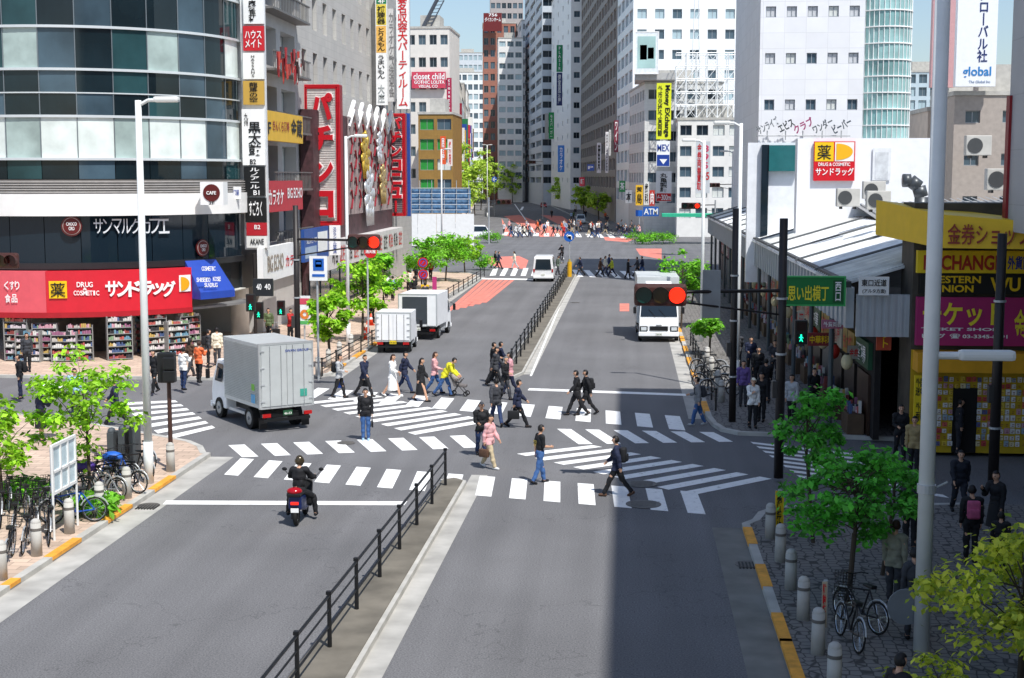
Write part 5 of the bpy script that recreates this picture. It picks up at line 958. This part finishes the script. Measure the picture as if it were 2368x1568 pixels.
def post_sign(label,x0,y0,x1,y1,xb,yb,mat,texts,patches=(),round_=False,z=.12):
    g=G(xb,yb,z); e=thing('road_sign',label,'sign',g); Y=g.y; c,U,N,w_,h_=rect_on(('S',Y-.1),x0,y0,x1,y1); m=MB(); m.cyl(g,(g.x,g.y,c.z+h_/2),.05,.045,8); m.build('post',STEEL,e,True)
    m=MB()
    if round_: m.cyl((c.x,Y-.1,c.z),(c.x,Y-.14,c.z),w_/2,w_/2,28)
    else: m.box(c.x-w_/2,Y-.14,c.z-h_/2,c.x+w_/2,Y-.1,c.z+h_/2)
    m.build('sign_plate',mat,e,True)
    for a,b,c_,d,pm in patches: q,_,_,w2,h2=rect_on(('S',Y-.15),a,b,c_,d); m=MB(); m.box(q.x-w2/2,Y-.155,q.z-h2/2,q.x+w2/2,Y-.142,q.z+h2/2); m.build('panel',pm,e,True)
    for s,a,b,c_,d,tm in texts: q,_,_,w2,h2=rect_on(('S',Y-.17),a,b,c_,d); text(s,q,V3((1,0,0)),w2,h2,tm,e,0,.03)
    return e
SB=M('#1c5fb8',.4,0,0)
post_sign('blue and white station sign with a train symbol on a grey post',716,592,757,649,737,880,WHITE,[],[(724,598,749,626,SB),(722,634,751,640,SB)]+[(729,602,744,606,WT),(729,611,744,618,WT),(729,606.1,731,610.9,WT),(742,606.1,744,610.9,WT)])
post_sign('round blue keep left arrow sign on the median end',1304,535,1328,559,1317,628,SB,[('↰',1309,540,1323,554,WT)],round_=True)
post_sign('round blue and red no parking sign, upper of the pair at left',966,596,990,619,978,690,RT_,[('⊘',969,598,987,617,SB)],round_=True); post_sign('round blue and red no parking sign, lower of the pair at left',967,623,990,646,978,692,RT_,[('⊘',970,626,987,644,SB)],round_=True)
post_sign('small yellow and white notice plates under the no parking signs',974,658,992,700,983,696,YEL,[],[(975,672,991,690,WHITE)])
post_sign('red hydrant disc sign beside the hanging signal',842,566,872,597,852,800,RT_,[('消火栓',845,577,869,586,WT)],round_=True)
post_sign('round blue direction sign far down the median',1137,406,1150,424,1143,500,SB,[('←',1139,410,1148,420,WT)],round_=True,z=0)
post_sign('tall banner with rainbow swirl at the left pavement',691,684,718,752,705,800,M('#dfe6e6',.5),[('◎',694,716,715,738,M('#d87a2c',.5,0,0))],[(693,690,716,704,M('#c2485a',.5)),(693,742,716,750,M('#4fa45a',.5))])
post_sign('small blue plate on a post near the far hedge',1470,486,1486,500,1478,545,SB,[],z=.12)
post_sign('narrow magenta plate by the far left trees',1000,640,1010,700,1004,700,M('#b53a78',.5),[])
post_sign('yellow and black guide plate at the foot of the brown market pole',1792,1135,1812,1225,1802,1235,YEL,[('v:横断禁止',1796,1140,1808,1220,BT)])
post_sign('red edged notice plate by the shaded bicycles',1900,1345,1912,1450,1906,1500,M('#b3a58c',.5),[('v:駐輪禁止',1902,1350,1910,1445,RT_)])
g=G(1317,640,.15); e=thing('bollard','yellow marker bollard at the far median end','bollard',g); m=MB(); m.cyl((0,0,0),(0,0,1.3),.2,.2,14); m.build('post',M('#d9a51c',.5,0,.05),e); m=MB(); m.cyl((0,0,1.3),(0,0,1.55),.16,.05,14); m.build('lamp',M('#8b7a2c',.4),e)
e=thing('notice_board','white framed notice board among parked bicycles','notice board',G(126,1250,.12)); a=G(126,1250,.12);b_=G(180,1215,.12)
for p in(a,b_): m=MB(); m.cyl(p,p+V3((0,0,2.3)),.03,.03,8); m.build('post',WPOLE,e,True)
d=(b_-a); m=MB()
def qb(t0,t1,z0,z1,off=0.):
    n=V3((d.y,-d.x,0)).normalized()*.03; p=a+d*t0+n*off; q=a+d*t1+n*off; m.add([p-n+V3((0,0,z0)),p+n+V3((0,0,z0)),q+n+V3((0,0,z0)),q-n+V3((0,0,z0)),p-n+V3((0,0,z1)),p+n+V3((0,0,z1)),q+n+V3((0,0,z1)),q-n+V3((0,0,z1))],[(0,3,2,1),(4,5,6,7),(0,1,5,4),(1,2,6,5),(2,3,7,6),(3,0,4,7)])
qb(0,1,2.25,2.32);qb(0,1,1.1,1.17);qb(0,1,1.62,1.68)
for t in(0,.33,.64,.96): qb(t,t+.04,1.18,2.24)
m.build('frame',WHITE,e,True); m=MB(); qb(.04,.96,1.18,2.24,-1.2); m.build('panel',M('#c3d9e0',.15,0,.15),e,True)
g=G(290,1090,.12); e=thing('utility_cabinet','grey slotted steel cabinet behind the parked bicycles','utility cabinet',g,R(0)); m=MB()
for k,x in enumerate((-.35,-.05,.25)): m.bc((x,.1*k,.6+.03*k),(.2,.5,1.2+.06*k)); m.sph((x,.1*k-.1,1.22+.06*k),(.12,.16,.12),10,6)
m.build('body',M('#50565a',.5,.2,.1),e,bevel=.02)
def bollard(x,y,label,h=.9,r=.13,z=.12):
    e=thing('bollard',label,'bollard',G(x,y,z),0,'concrete bollards along the kerbs'); m=MB(); m.cyl((0,0,0),(0,0,h-.12),r,r*.9,14); m.sph((0,0,h-.12),(r*.9,r*.9,.1),14,6); m.build('post',CONCL,e,smooth=True); m=MB(); m.cyl((0,0,h-.3),(0,0,h-.24),r*.97,r*.97,14); m.build('groove',M('#6f6b66',.8),e)
for i,(x,y) in enumerate(((395,1090),(344,1116),(294,1152),(231,1190),(161,1233),(85,1285),(4,1340))): bollard(x,y,'grey concrete bollard on the near left kerb, %s from the crossing'%OW[i])
for i,(x,y) in enumerate(((1781,1245),(1804,1298),(1828,1362),(1857,1432),(1891,1512),(1928,1600))): bollard(x,y,'grey concrete bollard on the near right kerb, %s from the crossing'%OW[i])
for i,(x,y) in enumerate(((736,870),(760,850),(785,832),(812,812),(1668,930),(1660,905),(1645,870),(1635,845))): bollard(x,y,'small bollard on the far %s pavement, %s from the crossing'%('left' if i<4 else 'right',OW[i%4]))
def fence(pts_post,label,h,r=.035):
    e=thing('guard_rail',label,'fence',pts_post[0]); 
    for p in pts_post:
        m=MB(); m.cyl(p,V3(p)+V3((0,0,h)),r*1.25,r*1.1,8); m.bc(V3(p)+V3((0,0,h+.03)),(.1,.1,.06)); m.build('post',BLACK,e,True)
    for k in(.98,.72,.40): m=MB(); m.tube([V3(p)+V3((0,0,h*k)) for p in pts_post],r*(.9 if k>.9 else .6),7); m.build('rail',BLACK,e,True)
a=G(1030,1122,.15);b_=G(688,1600,.15); pts=[a.lerp(b_,t) for t in [i/7 for i in range(8)]]; d=(b_-a)/7; pts+=[b_+d*k for k in range(1,6)]
fence(pts,'black steel guard rail along the near median',1.0)
a=G(1172,880,.15);b_=G(1312,637,.15); fence([a.lerp(b_,i/24) for i in range(25)],'black steel guard rail along the far median',1.0)
a=G(1597,800,.12);b_=G(1655,950,.12); fence([a.lerp(b_,i/8) for i in range(9)],'dark low guard rail beside the market pavement',.8,.03)
a=G(745,870,.12);b_=G(1120,640,.12); fence([a.lerp(b_,i/22) for i in range(23)],'dark low guard rail along the far left kerb',.75,.03)
for x,y in((990,1133),(1003,1133)): 
    c=PY(x,y,41.2); m=MB(); m.cyl((c.x,c.y,c.z),(c.x,c.y-.03,c.z),.06,.06,12); tag(m.build('reflector',M('#e5901c',.3,0,0)),'amber reflector on the near guard rail, '+('left' if x<1000 else 'right')+' one','reflector')
for i,(x,y) in enumerate(((850,770),(843,785),(858,752))):
    e=thing('traffic_cone','orange traffic cone beside the left kei truck, '+['middle','nearest','farthest'][i],'traffic cone',G(x,y,.12)); m=MB(); m.cyl((0,0,.04),(0,0,.7),.16,.03,14); m.build('cone',M('#e0431f',.5,0,0),e,smooth=True); m=MB(); m.bc((0,0,.02),(.38,.38,.04)); m.build('base',M('#c03a1c',.5),e); m=MB(); m.cyl((0,0,.35),(0,0,.48),.105,.075,14); m.build('band',WHITE,e)
# ================================================================== TREES
LB='#9bd432'; LD='#5fb840'; LM='#7cc034'; LF='#b4e650'  # far avenue leaves brightened in colour for sunlight the towers block
tree(G(210,1165,.12),zat(210,790,210,1165),1.5,1.7,2000,.19,LB,'small bright green street tree beside the notice board',tr=.05,nc=14)
tree(G(8,1180,.12),zat(8,925,8,1180),1.35,1.2,1800,.19,LB,'bright green tree cut by the left picture edge',tr=.05,nc=13)
for i,(x,y,yt,r,l) in enumerate(((838,790,580,1.6,'left of the two dense street trees near the white trucks'),(888,745,575,1.7,'right of the two dense street trees near the white trucks'),(765,850,668,1.0,'slender street tree beside the station sign'),(1030,650,530,2.4,'broad street tree on the far left pavement'),(1075,630,545,1.7,'light green tree at the end of the left pavement'),(985,668,540,1.9,'thin leafy tree behind the no parking signs'))):
    tree(G(x,y,.12),zat(x,yt,x,y),r,1.5,2300,.28,LM if i%2 else LB,l,tr=.07)
for i,(x,y,yt,r,l) in enumerate(((1575,760,570,1.4,'street tree at the far end of the market roof'),(1640,820,730,.9,'small street tree below the big signal'),(1600,700,600,1.3,'thin tree beyond the white truck'))): tree(G(x,y,.12),zat(x,yt,x,y),r,1.2,1400,.25,LM,l,tr=.06)
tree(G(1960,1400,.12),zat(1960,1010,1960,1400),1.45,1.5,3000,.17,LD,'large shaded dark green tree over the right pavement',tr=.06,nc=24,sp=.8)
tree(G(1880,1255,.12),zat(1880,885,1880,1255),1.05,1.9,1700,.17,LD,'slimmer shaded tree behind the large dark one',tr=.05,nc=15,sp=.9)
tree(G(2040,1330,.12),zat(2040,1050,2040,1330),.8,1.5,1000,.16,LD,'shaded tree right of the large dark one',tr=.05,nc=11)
tree(V3((6.5,23.3,.12)),3.05,1.8,.9,4200,.16,'#cdf54a','bright lime tree in the bottom right corner',tr=.06,nc=22,sp=.9)  # sunlight put into the leaf colour, sapling too; the tower shades this corner
tree(V3((4.95,22.2,.12)),1.25,.85,.3,1100,.13,'#cdf54a','low lime sapling beside the right lamp column',tr=.03,nc=9)
for i,(x,y,yt,r) in enumerate(((1350,500,425,3.2),(1300,480,395,3.5),(1265,470,385,3.2),(1240,465,375,3.5),(1330,478,440,2.6),(1078,508,325,4.6),(1098,498,335,4.6),(1112,486,335,4.6),(1135,476,345,4.8),(1160,464,358,4.5),(1205,460,372,4),(1160,462,392,3),(1385,512,440,2.4),(1062,520,350,3.2),(1185,468,375,3.8))):
    tree(G(x,y,.0),zat(x,yt,x,y,0),r,2.5,1300,.8,LF,['roadside tree nearest the far right crossing','tree beside the red taxi','tree behind the red taxi','tree before the grey ribbon slab','short tree in the right far row','big tree at the start of the left far row','second big tree in the left far row','third tree in the left far row','fourth tree in the left far row','centre tree closing the avenue','tree above the far white van','small tree on the far avenue median','little roadside tree right of the silver minivan','tree before the brown tiled block','tree between the two centre trees of the avenue'][i],tr=.14,nc=13)
for i,(x,y,w_,l) in enumerate(((1112,622,1.2,'round clipped bush at the far left kerb end'),(1470,563,1.6,'low hedge at the far right corner, left part'),(1500,563,1.6,'low hedge at the far right corner, middle part'),(1535,563,1.6,'low hedge at the far right corner, right part'),(1135,560,1.6,'small bush beside the parked white vans'),(225,1190,.6,'tuft of weeds between two left bollards'),(60,1160,.8,'low planting beside the left bicycles'))):
    tree(G(x,y,.1),1.4 if w_>1 else .5,w_,.2,1100,.22,LM,l,tr=.04,nc=12,name='bush',cat='bush',sp=1.4)
# ================================================================== VEHICLES
c0=G(603,1003); th=R(38); hd=V3((-math.sin(th),math.cos(th),0)); rt=V3((math.cos(th),math.sin(th),0)); L_=4.7
SILV=M('#c6cbca',.4,.25,.06); VW=M('#f3f5f5',.35,0,.04)
T1=box_truck(c0+rt*1.0+hd*(L_/2),38,'silver ribbed box truck with white cab turning left at the crossing',L_,2.0,3.1,1.35,2.15,SILV,VW,ribs=True,txt='46-53',pc='#2a5a3c',tc='#e8e8e0')
bxp(T1,'round_sticker',(.62,-L_/2-.045,1.32),(.26,.01,.26),M('#3f9e8a',.5),0); bxp(T1,'sticker',(-1.03,-1.8,1.15),(.012,.3,.3),M('#59a7d8',.5)); bxp(T1,'green_sticker',(-1.03,-1.8,1.55),(.012,.22,.22),M('#6fb53c',.5)); text('SWAN GROUP',V3((.4,-L_/2-.045,2.82)),V3((1,0,0)),.9,.09,BLUE,T1,local=True)
box_truck(G(908,817)+V3((0,1.7,0)),1,'small white box kei truck seen from behind at the left kerb',3.4,1.75,2.05,1.1,1.75,VW,VW,fz=.6,wr=.28,txt='19-04',pc='#e6c92c',tc='#111111')
box_truck(G(972,787)+V3((0,2.4,0)),-4,'white box truck with its side open beyond the kei truck',4.6,2.1,2.5,1.3,2.0,VW,VW,open_side=True,fz=.75,wr=.33)
box_truck(G(1521,792)+V3((0,3.2,0)),181,'white light truck with tall box facing the camera in the right lanes',6.2,2.3,3.4,1.6,2.25,M('#c3c8c8',.4,0,.05),VW,deflector=True,txt='20-91')
van(G(1255,652)+V3((0,2.1,0)),1,'white van driving away before the far crossing',4.2,1.75,2.15,'#f0f2f2')
van(G(1098,551),-82,'white minivan parked across the far left side street, front one',4.8,1.75,1.9,'#f0f2f2'); van(G(1062,543),-80,'white van parked behind the front minivan',4.4,1.7,1.9,'#e8ebec'); van(G(948,553),-60,'white van beside the arcade corner',4.2,1.7,1.9,'#f0f2f2')
van(G(1256,480)+V3((0,2,0)),186,'red taxi with roof lamp on the far avenue',4.5,1.75,1.5,'#b81a1a','taxi','car',True); van(G(1242,470)+V3((0,4,0)),186,'white delivery van behind the red taxi',5,1.9,2.6,'#f0f2f2'); van(G(1343,517),182,'silver minivan waiting at the far crossing',4.4,1.75,1.75,'#b8c8cc','car')
box_truck(G(1110,432)+V3((0,0,0)),186,'white box truck far down the avenue',7,2.3,3.4,1.7,2.4,VW,VW)
van(G(1140,442),186,'dark distant car on the left side of the avenue',4.4,1.7,1.5,'#22262a','car','car'); van(G(1190,445),6,'pale distant car in the centre of the avenue',4.4,1.7,1.5,'#c9cdd0','car','car'); van(G(1215,458),6,'black distant car right of the pale one',4.4,1.7,1.5,'#1a1c1f','car','car')
g=G(696,1203); e=thing('motor_scooter','blue and black motor scooter with red top box on the near lanes','scooter',g,R(2)); BM=M('#1a2a58',.3,.1,0)
for y in(.62,-.58):
    m=MB(); m.torus((0,y,.25),.19,.06,20,8); wh=m.build('wheel',TYRE,e,smooth=True); m=MB(); m.cyl((-.03,y,.25),(.03,y,.25),.13,.13,14); m.build('rim',RIMM,wh)
m=MB(); m.prof([(-.75,.45),(-.2,.32),(.25,.3),(.3,.36),(-.05,.42),(-.1,.72),(-.75,.78)],-.17,.17); m.build('rear_body',BM,e,bevel=.05)
m=MB(); m.prof([(.3,.3),(.42,.32),(.55,.9),(.45,1.0),(.36,.7)],-.23,.23); m.build('leg_shield',BLACK,e,bevel=.04); m=MB(); m.prof([(-.7,.79),(-.0,.75),(0,.82),(-.7,.86)],-.16,.16); m.build('seat',BLACK,e,bevel=.03)
m=MB(); m.tube([(-.36,.3,1.05),(-.1,.42,1.02),(.1,.42,1.02),(.36,.3,1.05)],.018,7); m.cyl((0,.42,1.0),(0,.62,.3),.03,.03,8); m.build('handlebar',BLACK,e)
for s in(1,-1): m=MB(); m.cyl((s*.3,.34,1.05),(s*.46,.36,1.22),.008,.008,5); m.sph((s*.48,.36,1.27),(.07,.02,.05),10,6); m.build('mirror',BLACK,e)
bxp(e,'tail_light',(0,-.79,.62),(.2,.05,.07),M('#ff3020',.3,0,0,emit=.6),.01); bxp(e,'rear_fender',(0,-.74,.36),(.2,.04,.3),BLACK); bxp(e,'licence_plate',(0,-.79,.44),(.2,.015,.11),WHITE)
t=thing('top_box','red lidded delivery box on the scooter tail','box',g+V3((0,-.66,.78)),R(2)); m=MB(); m.bc((0,0,.05),(.36,.3,.1)); m.build('base',BLACK,t,bevel=.03); m=MB(); m.sph((0,0,.13),(.2,.17,.1),16,10); m.build('lid',M('#a01420',.15,0,0),t,smooth=True)
person(0,0,'ride',180,'scooter rider in black jacket and dark gold helmet seen from behind','black','black',helmet='#4a4232',at=g+V3((0,-.18,.1)),h=1.04)
random.seed(5)
for i,(x,y,rz,c,l) in enumerate(((30,1240,20,'#1a1a1c','black bicycle at the left picture edge'),(75,1225,30,'#262628','black bicycle left of the notice board'),(20,1300,15,'#2a2a2c','nearest black bicycle in the bottom left row'),(95,1205,40,'#4a4d50','grey bicycle behind the notice board post'),(140,1190,60,'#b9bcbe','silver bicycle under the notice board'),(170,1210,110,'#1d4fa8','blue bicycle just right of the notice board'),(205,1150,70,'#3b2d5e','purple bicycle beside the small tree'),(250,1135,80,'#1c1c1e','black bicycle between tree and cabinet'),(268,1120,70,'#2458b5','bright blue bicycle near the cabinet'),(310,1110,60,'#222222','black bicycle right of the cabinet'),(325,1085,50,'#6c6f72','grey bicycle next to the left lamp post'),(0,1210,25,'#333333','bicycle partly cut by the left picture edge'),(50,1195,35,'#2a2a2c','bicycle in the second row left of the board'),(15,1175,30,'#51463c','brown bicycle in the back row at the left edge'),(110,1250,25,'#1c1c1e','black bicycle directly below the notice board'),(60,1270,15,'#3b3b40','dark grey bicycle in the bottom left front row'),(232,1155,75,'#8c8f92','grey bicycle beside the weeds'),(190,1178,65,'#222226','black bicycle between board and tree'),(285,1138,70,'#2c2c30','black bicycle behind the third bollard'))): bicycle(G(x,y,.12),rz,l,c)
for i,(x,y,rz,l) in enumerate(((1960,1490,10,'black bicycle under the shaded right tree'),(1985,1450,30,'dark bicycle behind the first shaded one'),(1650,880,85,'bicycle parked at the market pavement edge'),(1645,900,80,'second bicycle parked at the market pavement edge'),(1420,545,85,'bicycle in the far crossing crowd'),(1243,542,85,'bicycle at the left of the far crossing crowd'),(1638,865,75,'bicycle behind the market guard rail'),(1665,915,82,'bicycle nearest the market corner'))): bicycle(G(x,y,.12 if y>850 else 0),rz,l,'#2a2a2c')
for i,(x,y,c) in enumerate(((200,1105,'#4b2f86'),(262,1080,'#2a62c0'),(145,1150,'#2a62c0'))):
    p=G(x,y+45,.12)+V3((0,0,.85)); m=MB(); m.sph((0,0,0),(.3,.22,.16),12,8); tag(m.build('bicycle_cover',M(c,.5,0,.2,6),loc=p,smooth=True),['purple cloth cover on a parked bicycle','blue cloth cover on the bicycle by the cabinet','blue cloth cover on the bicycle under the notice board'][i],'cover')
# ================================================================== PEOPLE
pe=person
a=pe(785,920,'w3',80,'man in grey jacket with blue carrier bag at the left of the crossing','lgrey','black'); handbag(a,'w3','blue','blue carrier bag held by the man in grey',0,(.08,.26,.3)); backpack(a,'w3','black','black backpack on the man with the blue carrier bag')
a=pe(843,917,'w1',60,'man in navy jacket and black trousers walking behind the grey one','navy','black'); handbag(a,'w1','black','black satchel of the man in navy jacket')
pe(908,917,'f1',70,'woman in white coat and cap near the stripes','white','white',skirt='coat',shoe='white',hair='brown'); pe(936,908,'w2',80,'man in navy suit and blue jeans beside the white coat','navy','djeans')
pe(974,928,'f2',80,'woman with short dark hair in long black coat','black','black',skirt='coat'); pe(1005,910,'f1',85,'woman in pale pink top and blue jeans','pink','jeans',hair='brown')
pe(1028,917,'bend',85,'man in yellow jacket bending over the stroller','yellow','jeans')
g=G(1062,915); e=thing('stroller','grey baby stroller pushed by the man in yellow','stroller',g,R(-95))
for x,y in((.2,.3),(-.2,.3),(.2,-.25),(-.2,-.25)): m=MB(); m.torus((x,y,.1),.08,.022,14,6); m.build('wheel',TYRE,e)
m=MB(); 
for s in(1,-1): m.cyl((s*.2,-.25,.12),(s*.2,.15,.7),.014,.014,6); m.cyl((s*.2,.3,.12),(s*.2,-.5,1.0),.014,.014,6)
m.cyl((-.2,-.5,1.0),(.2,-.5,1.0),.018,.018,6); m.build('frame',BLACK,e); m=MB(); m.prof([(-.2,.4),(.3,.35),(.32,.45),(-.1,.52),(-.28,.9),(-.36,.88)],-.18,.18); m.build('seat',M('#6f6a68',.8),e,bevel=.03)
m=MB(); m.sph((0,-.15,.78),(.19,.24,.2),12,8); m.build('hood',M('#b5aaa6',.8),e,smooth=True)
a=pe(846,1018,'st',12,'man in black jacket and blue jeans standing on the chevrons','black','jeans',shoe='sky'); handbag(a,'st','black','black document bag of the man on the chevrons',0,(.06,.3,.22))
pe(1140,885,'w3',100,'person in black suit with short hair left in the middle group','black','black'); pe(1156,880,'w1',110,'person in navy suit behind the middle group','navy','navy'); pe(1146,895,'w2',80,'man in dark suit front left of the middle group','dgrey','black')
pe(1180,912,'f2',-80,'woman in red and white striped top beside the dark suit','#d39aa1','navy'); pe(1168,925,'w3',60,'man with grey hair in black jacket in the middle group','black','dgrey',hair='grey')
pe(1148,985,'w1',200,'man in dark jacket and jeans crossing behind the black cap','dgrey','djeans'); a=pe(1197,988,'w2',95,'man in dark navy suit carrying a briefcase','navy','black'); handbag(a,'w2','black','black briefcase of the navy suited man',1,(.1,.42,.3),name='briefcase')
pe(1113,1055,'w3',15,'man in black with dark cap left of the pink jacket','black','djeans',cap='dgrey'); a=pe(1132,1083,'f2',60,'woman in pink jacket and beige trousers','pink','beige',shoe='white',h=.96); handbag(a,'f2','brown','brown handbag of the woman in pink jacket',1)
a=pe(1248,1118,'w3',120,'man in black printed t shirt and blue jeans','black','jeans',layer='shirt',h=.98); th=R(120); text('ROCK\nCITY',hold(a,V3((0,.155,1.22))),V3((-math.cos(th),-math.sin(th),0)),.22,.18,GT,a)
a=pe(1426,1148,'w1',-100,'man in navy jacket with black backpack striding left','navy','black',shoe='brown'); backpack(a,'w1','black','black backpack on the striding man in navy jacket')
pe(1334,961,'w2',-80,'left of two suited men crossing together','black','black'); a=pe(1356,960,'w1',-80,'right of two suited men crossing together','black','black'); backpack(a,'w1','black','black backpack on the right suited man')
a=pe(1613,984,'w3',-90,'man in grey jacket and jeans stepping off the market kerb','grey','jeans',shoe='lgrey'); backpack(a,'w3','dgrey','dark backpack on the man at the market kerb')
for (x,y,v,rz,l,t,b,k) in ((48,922,'st',-60,'person in black coat with backpack at the far left','black','navy',{}),(97,1020,'fs',150,'woman in dark dress under the white parasol','navy','black',{'skirt':'knee'}),(175,960,'st',30,'person in white and blue behind the small tree','sky','navy',{}),(358,908,'w3',-30,'person in black jacket by the lamp post','black','black',{}),(425,902,'fs',160,'woman in white blouse and dark trousers behind the truck','white','djeans',{}),(441,872,'f1',150,'woman in brown top near the shop rack','brown','dgrey',{}),(461,885,'fs',160,'woman in orange jacket beside the truck cab','orange','black',{'hair':'brown'}),(482,850,'st',120,'person with dark backpack under the blue awning','dgrey','black',{}),(503,845,'st',200,'person in cream shirt under the blue awning','cream','dgrey',{}),(622,788,'w3',0,'man in green vest walking with a suitcase','#5c6b4a','black',{}),(672,790,'fs',60,'woman in red top near the banner','red','black',{}),(860,745,'st',180,'person in black between the two street trees','black','black',{}),(268,985,'w1',-80,'person in navy at the left side crossing','navy','black',{}),(64,860,'st',30,'shopper in dark coat before the racks','dgrey','black',{})):
    a=pe(x,y,v,rz,l,t,b,z=.12 if y<925 or x<110 else 0.,**k)
    if 'far left' in l or 'dark backpack' in l: backpack(a,v,'black','black backpack of the '+l)
    if 'suitcase' in l:
        s=thing('suitcase','dark suitcase beside the man in green vest','suitcase',hold(a,V3((.4,0,0)))); m=MB(); m.bc((0,0,.35),(.4,.25,.6)); m.build('shell',BLACK,s,bevel=.05); m=MB(); m.tube([(-.1,0,.65),(-.1,0,1),(.1,0,1),(.1,0,.65)],.012,5); m.build('handle',STEEL,s)
    if 'parasol' in l:
        s=thing('parasol','white parasol held over the woman in dark dress','parasol',hold(a,V3((-.2,-.2,1.1)))); m=MB(); n=10; vs=[(0,0,.95)]+[(.5*math.cos(2*math.pi*i/n),.5*math.sin(2*math.pi*i/n),.68) for i in range(n)]; m.add(vs,[(0,i+1,(i+1)%n+1) for i in range(n)]); m.build('canopy',M('#f4f4f2',.7,0,0),s); m=MB(); m.cyl((0,0,-.1),(0,0,1.02),.01,.01,5); m.build('shaft',STEEL,s)
for (x,y,v,rz,l,t,b,k) in ((1740,990,'fs',10,'woman in white blouse with hat at the market corner','white','black',{'cap':'cream'}),(1760,975,'st',-20,'person in black behind the woman in white blouse','black','black',{}),(2080,1065,'w3',0,'suited man with white shirt before the yellow shop','black','black',{}),(2112,1100,'st',-20,'man in beige jacket at the side crossing','#a08c62','black',{}),(2217,1190,'w1',0,'man in dark suit and tie walking toward the trees','#20242e','#20242e',{}),(2243,1300,'st',180,'person in black with pink backpack','black','black',{}),(2300,1258,'ph',-50,'woman in black suit looking at a phone','black','black',{'skirt':'knee'}),(2065,1400,'st',150,'person with brown hair behind the dark tree','#8a8a7a','dgrey',{'hair':'brown'}),(2103,1270,'st',170,'person in black cap behind the dark tree','dgrey','black',{'cap':'black'}),(1718,940,'st',0,'person in purple shirt in the market alley','purple','dgrey',{}),(1752,900,'st',0,'suited person deeper in the market alley','black','black',{}),(1790,880,'w3',0,'third person in the market alley in grey','dgrey','black',{}),(1770,930,'w1',180,'person in black walking into the market alley','black','black',{}),(1735,870,'w3',0,'person in navy farther along the market pavement','navy','black',{}),(1705,850,'w1',180,'person in dark grey past the market corner','dgrey','black',{}),(2070,1780,'st',120,'dark haired person at the bottom right edge','black','black',{}),(2110,1480,'fs',180,'person with cream bag beside the lamp column','dgrey','dgrey',{}),(2215,1050,'st',90,'shadowed person before the posters','#2a2a30','#2a2a30',{}),(2270,1040,'st',-90,'second shadowed person before the posters','#2a2a30','#2a2a30',{}),(1830,980,'st',-30,'person in white shirt by the brown pole','lgrey','black',{}),(1880,960,'w3',20,'person in black at the arcade mouth','black','black',{}),(2310,1330,'st',160,'small person in dark clothes at the right edge','black','black',{'h':.8})):
    a=pe(x,y,v,rz,l,t,b,z=.12,**k)
    if 'pink backpack' in l: backpack(a,v,'#b5567a','pink backpack in the shade at the right')
    if 'cream bag' in l: handbag(a,v,'cream','cream shoulder bag by the lamp column',1)
for i,(x,y,v,rz,l,t,b) in enumerate(((1145,620,'w1',90,'left of two people in black at the red patch','black','black'),(1153,622,'w2',90,'right of two people in black at the red patch','navy','black'),(1190,622,'f1',-90,'woman in pale coat walking left on the second crossing','cream','lgrey'),(1290,636,'w3',120,'person in grey green behind the white van','#6c7a6c','dgrey'),(1342,638,'w1',-80,'person in navy right of the median on the second crossing','navy','black'),(1388,640,'w2',90,'person with brown coat on the second crossing','brown','black'),(1399,636,'f2',80,'person in cream next to the brown coat','cream','djeans'),(1415,640,'w1',-90,'person in yellow green vest on the second crossing','#b5bf3a','navy'),(1408,632,'w3',90,'person in dark blue behind the vest','djeans','black'),(1452,645,'w3',90,'person in black alone on the second crossing','black','black'),(1474,638,'w1',-90,'left of the pair at the right of the second crossing','dgrey','black'),(1485,636,'w2',-90,'right of the pair at the right of the second crossing','navy','jeans'),(1537,636,'w3',-60,'person in teal at the right kerb of the second crossing','#3f7f86','black'))): pe(x,y,v,rz,l,t,b)
bicycle(G(1298,608),20,'bicycle ridden across behind the white van','#222222',True,0); pe(0,0,'cyc',200,'cyclist in black riding behind the white van','black','black',at=G(1298,608)+V3((.1,-.1,.22)))
random.seed(21); tops=['black','navy','white','dgrey','red','sky','cream','lgrey','pink','black','white','orange','green','black','navy']; ordn=['%d%s'%(i,'st' if i%10==1 and i!=11 else 'nd' if i%10==2 and i!=12 else 'rd' if i%10==3 and i!=13 else 'th') for i in range(1,90)]
xs=sorted([random.uniform(1165,1240) for i in range(13)]+[random.uniform(1240,1320) for i in range(14)]+[random.uniform(1300,1480) for i in range(38)])
bots=['black','jeans','dgrey','beige','djeans','navy']
for i,x in enumerate(xs):
    t=random.choice(tops); b=random.choice(bots); pe(x,random.uniform(531,551),random.choice(['w1','w2','f1','w3']),random.choice([90,-90,80,-75,20]),'pedestrian in %s top and %s trousers, %s from the left in the distant crossing crowd'%(t,b,ordn[i]),t,b,lo=True,h=random.uniform(1.0,1.12))
for i in range(18): x=random.uniform(1255,1480); y=random.uniform(470,520); t=random.choice(tops); pe(x+20,y,'w3' if i%2 else 'w1',random.choice([0,180]),'distant pedestrian in %s on the right pavement, %s of the walkers behind the crossing'%(t,ordn[i]),t,'black',lo=True,z=.12)
for i in range(9): x=random.uniform(880,1010); y=random.uniform(640,720); t=random.choice(tops); pe(x,y,'w3',random.choice([0,180]),'pedestrian in %s among the left pavement trees, %s of that group'%(t,ordn[i]),t,'black',lo=True,z=.12)
flush_text()
print('objects',len(COL.objects))
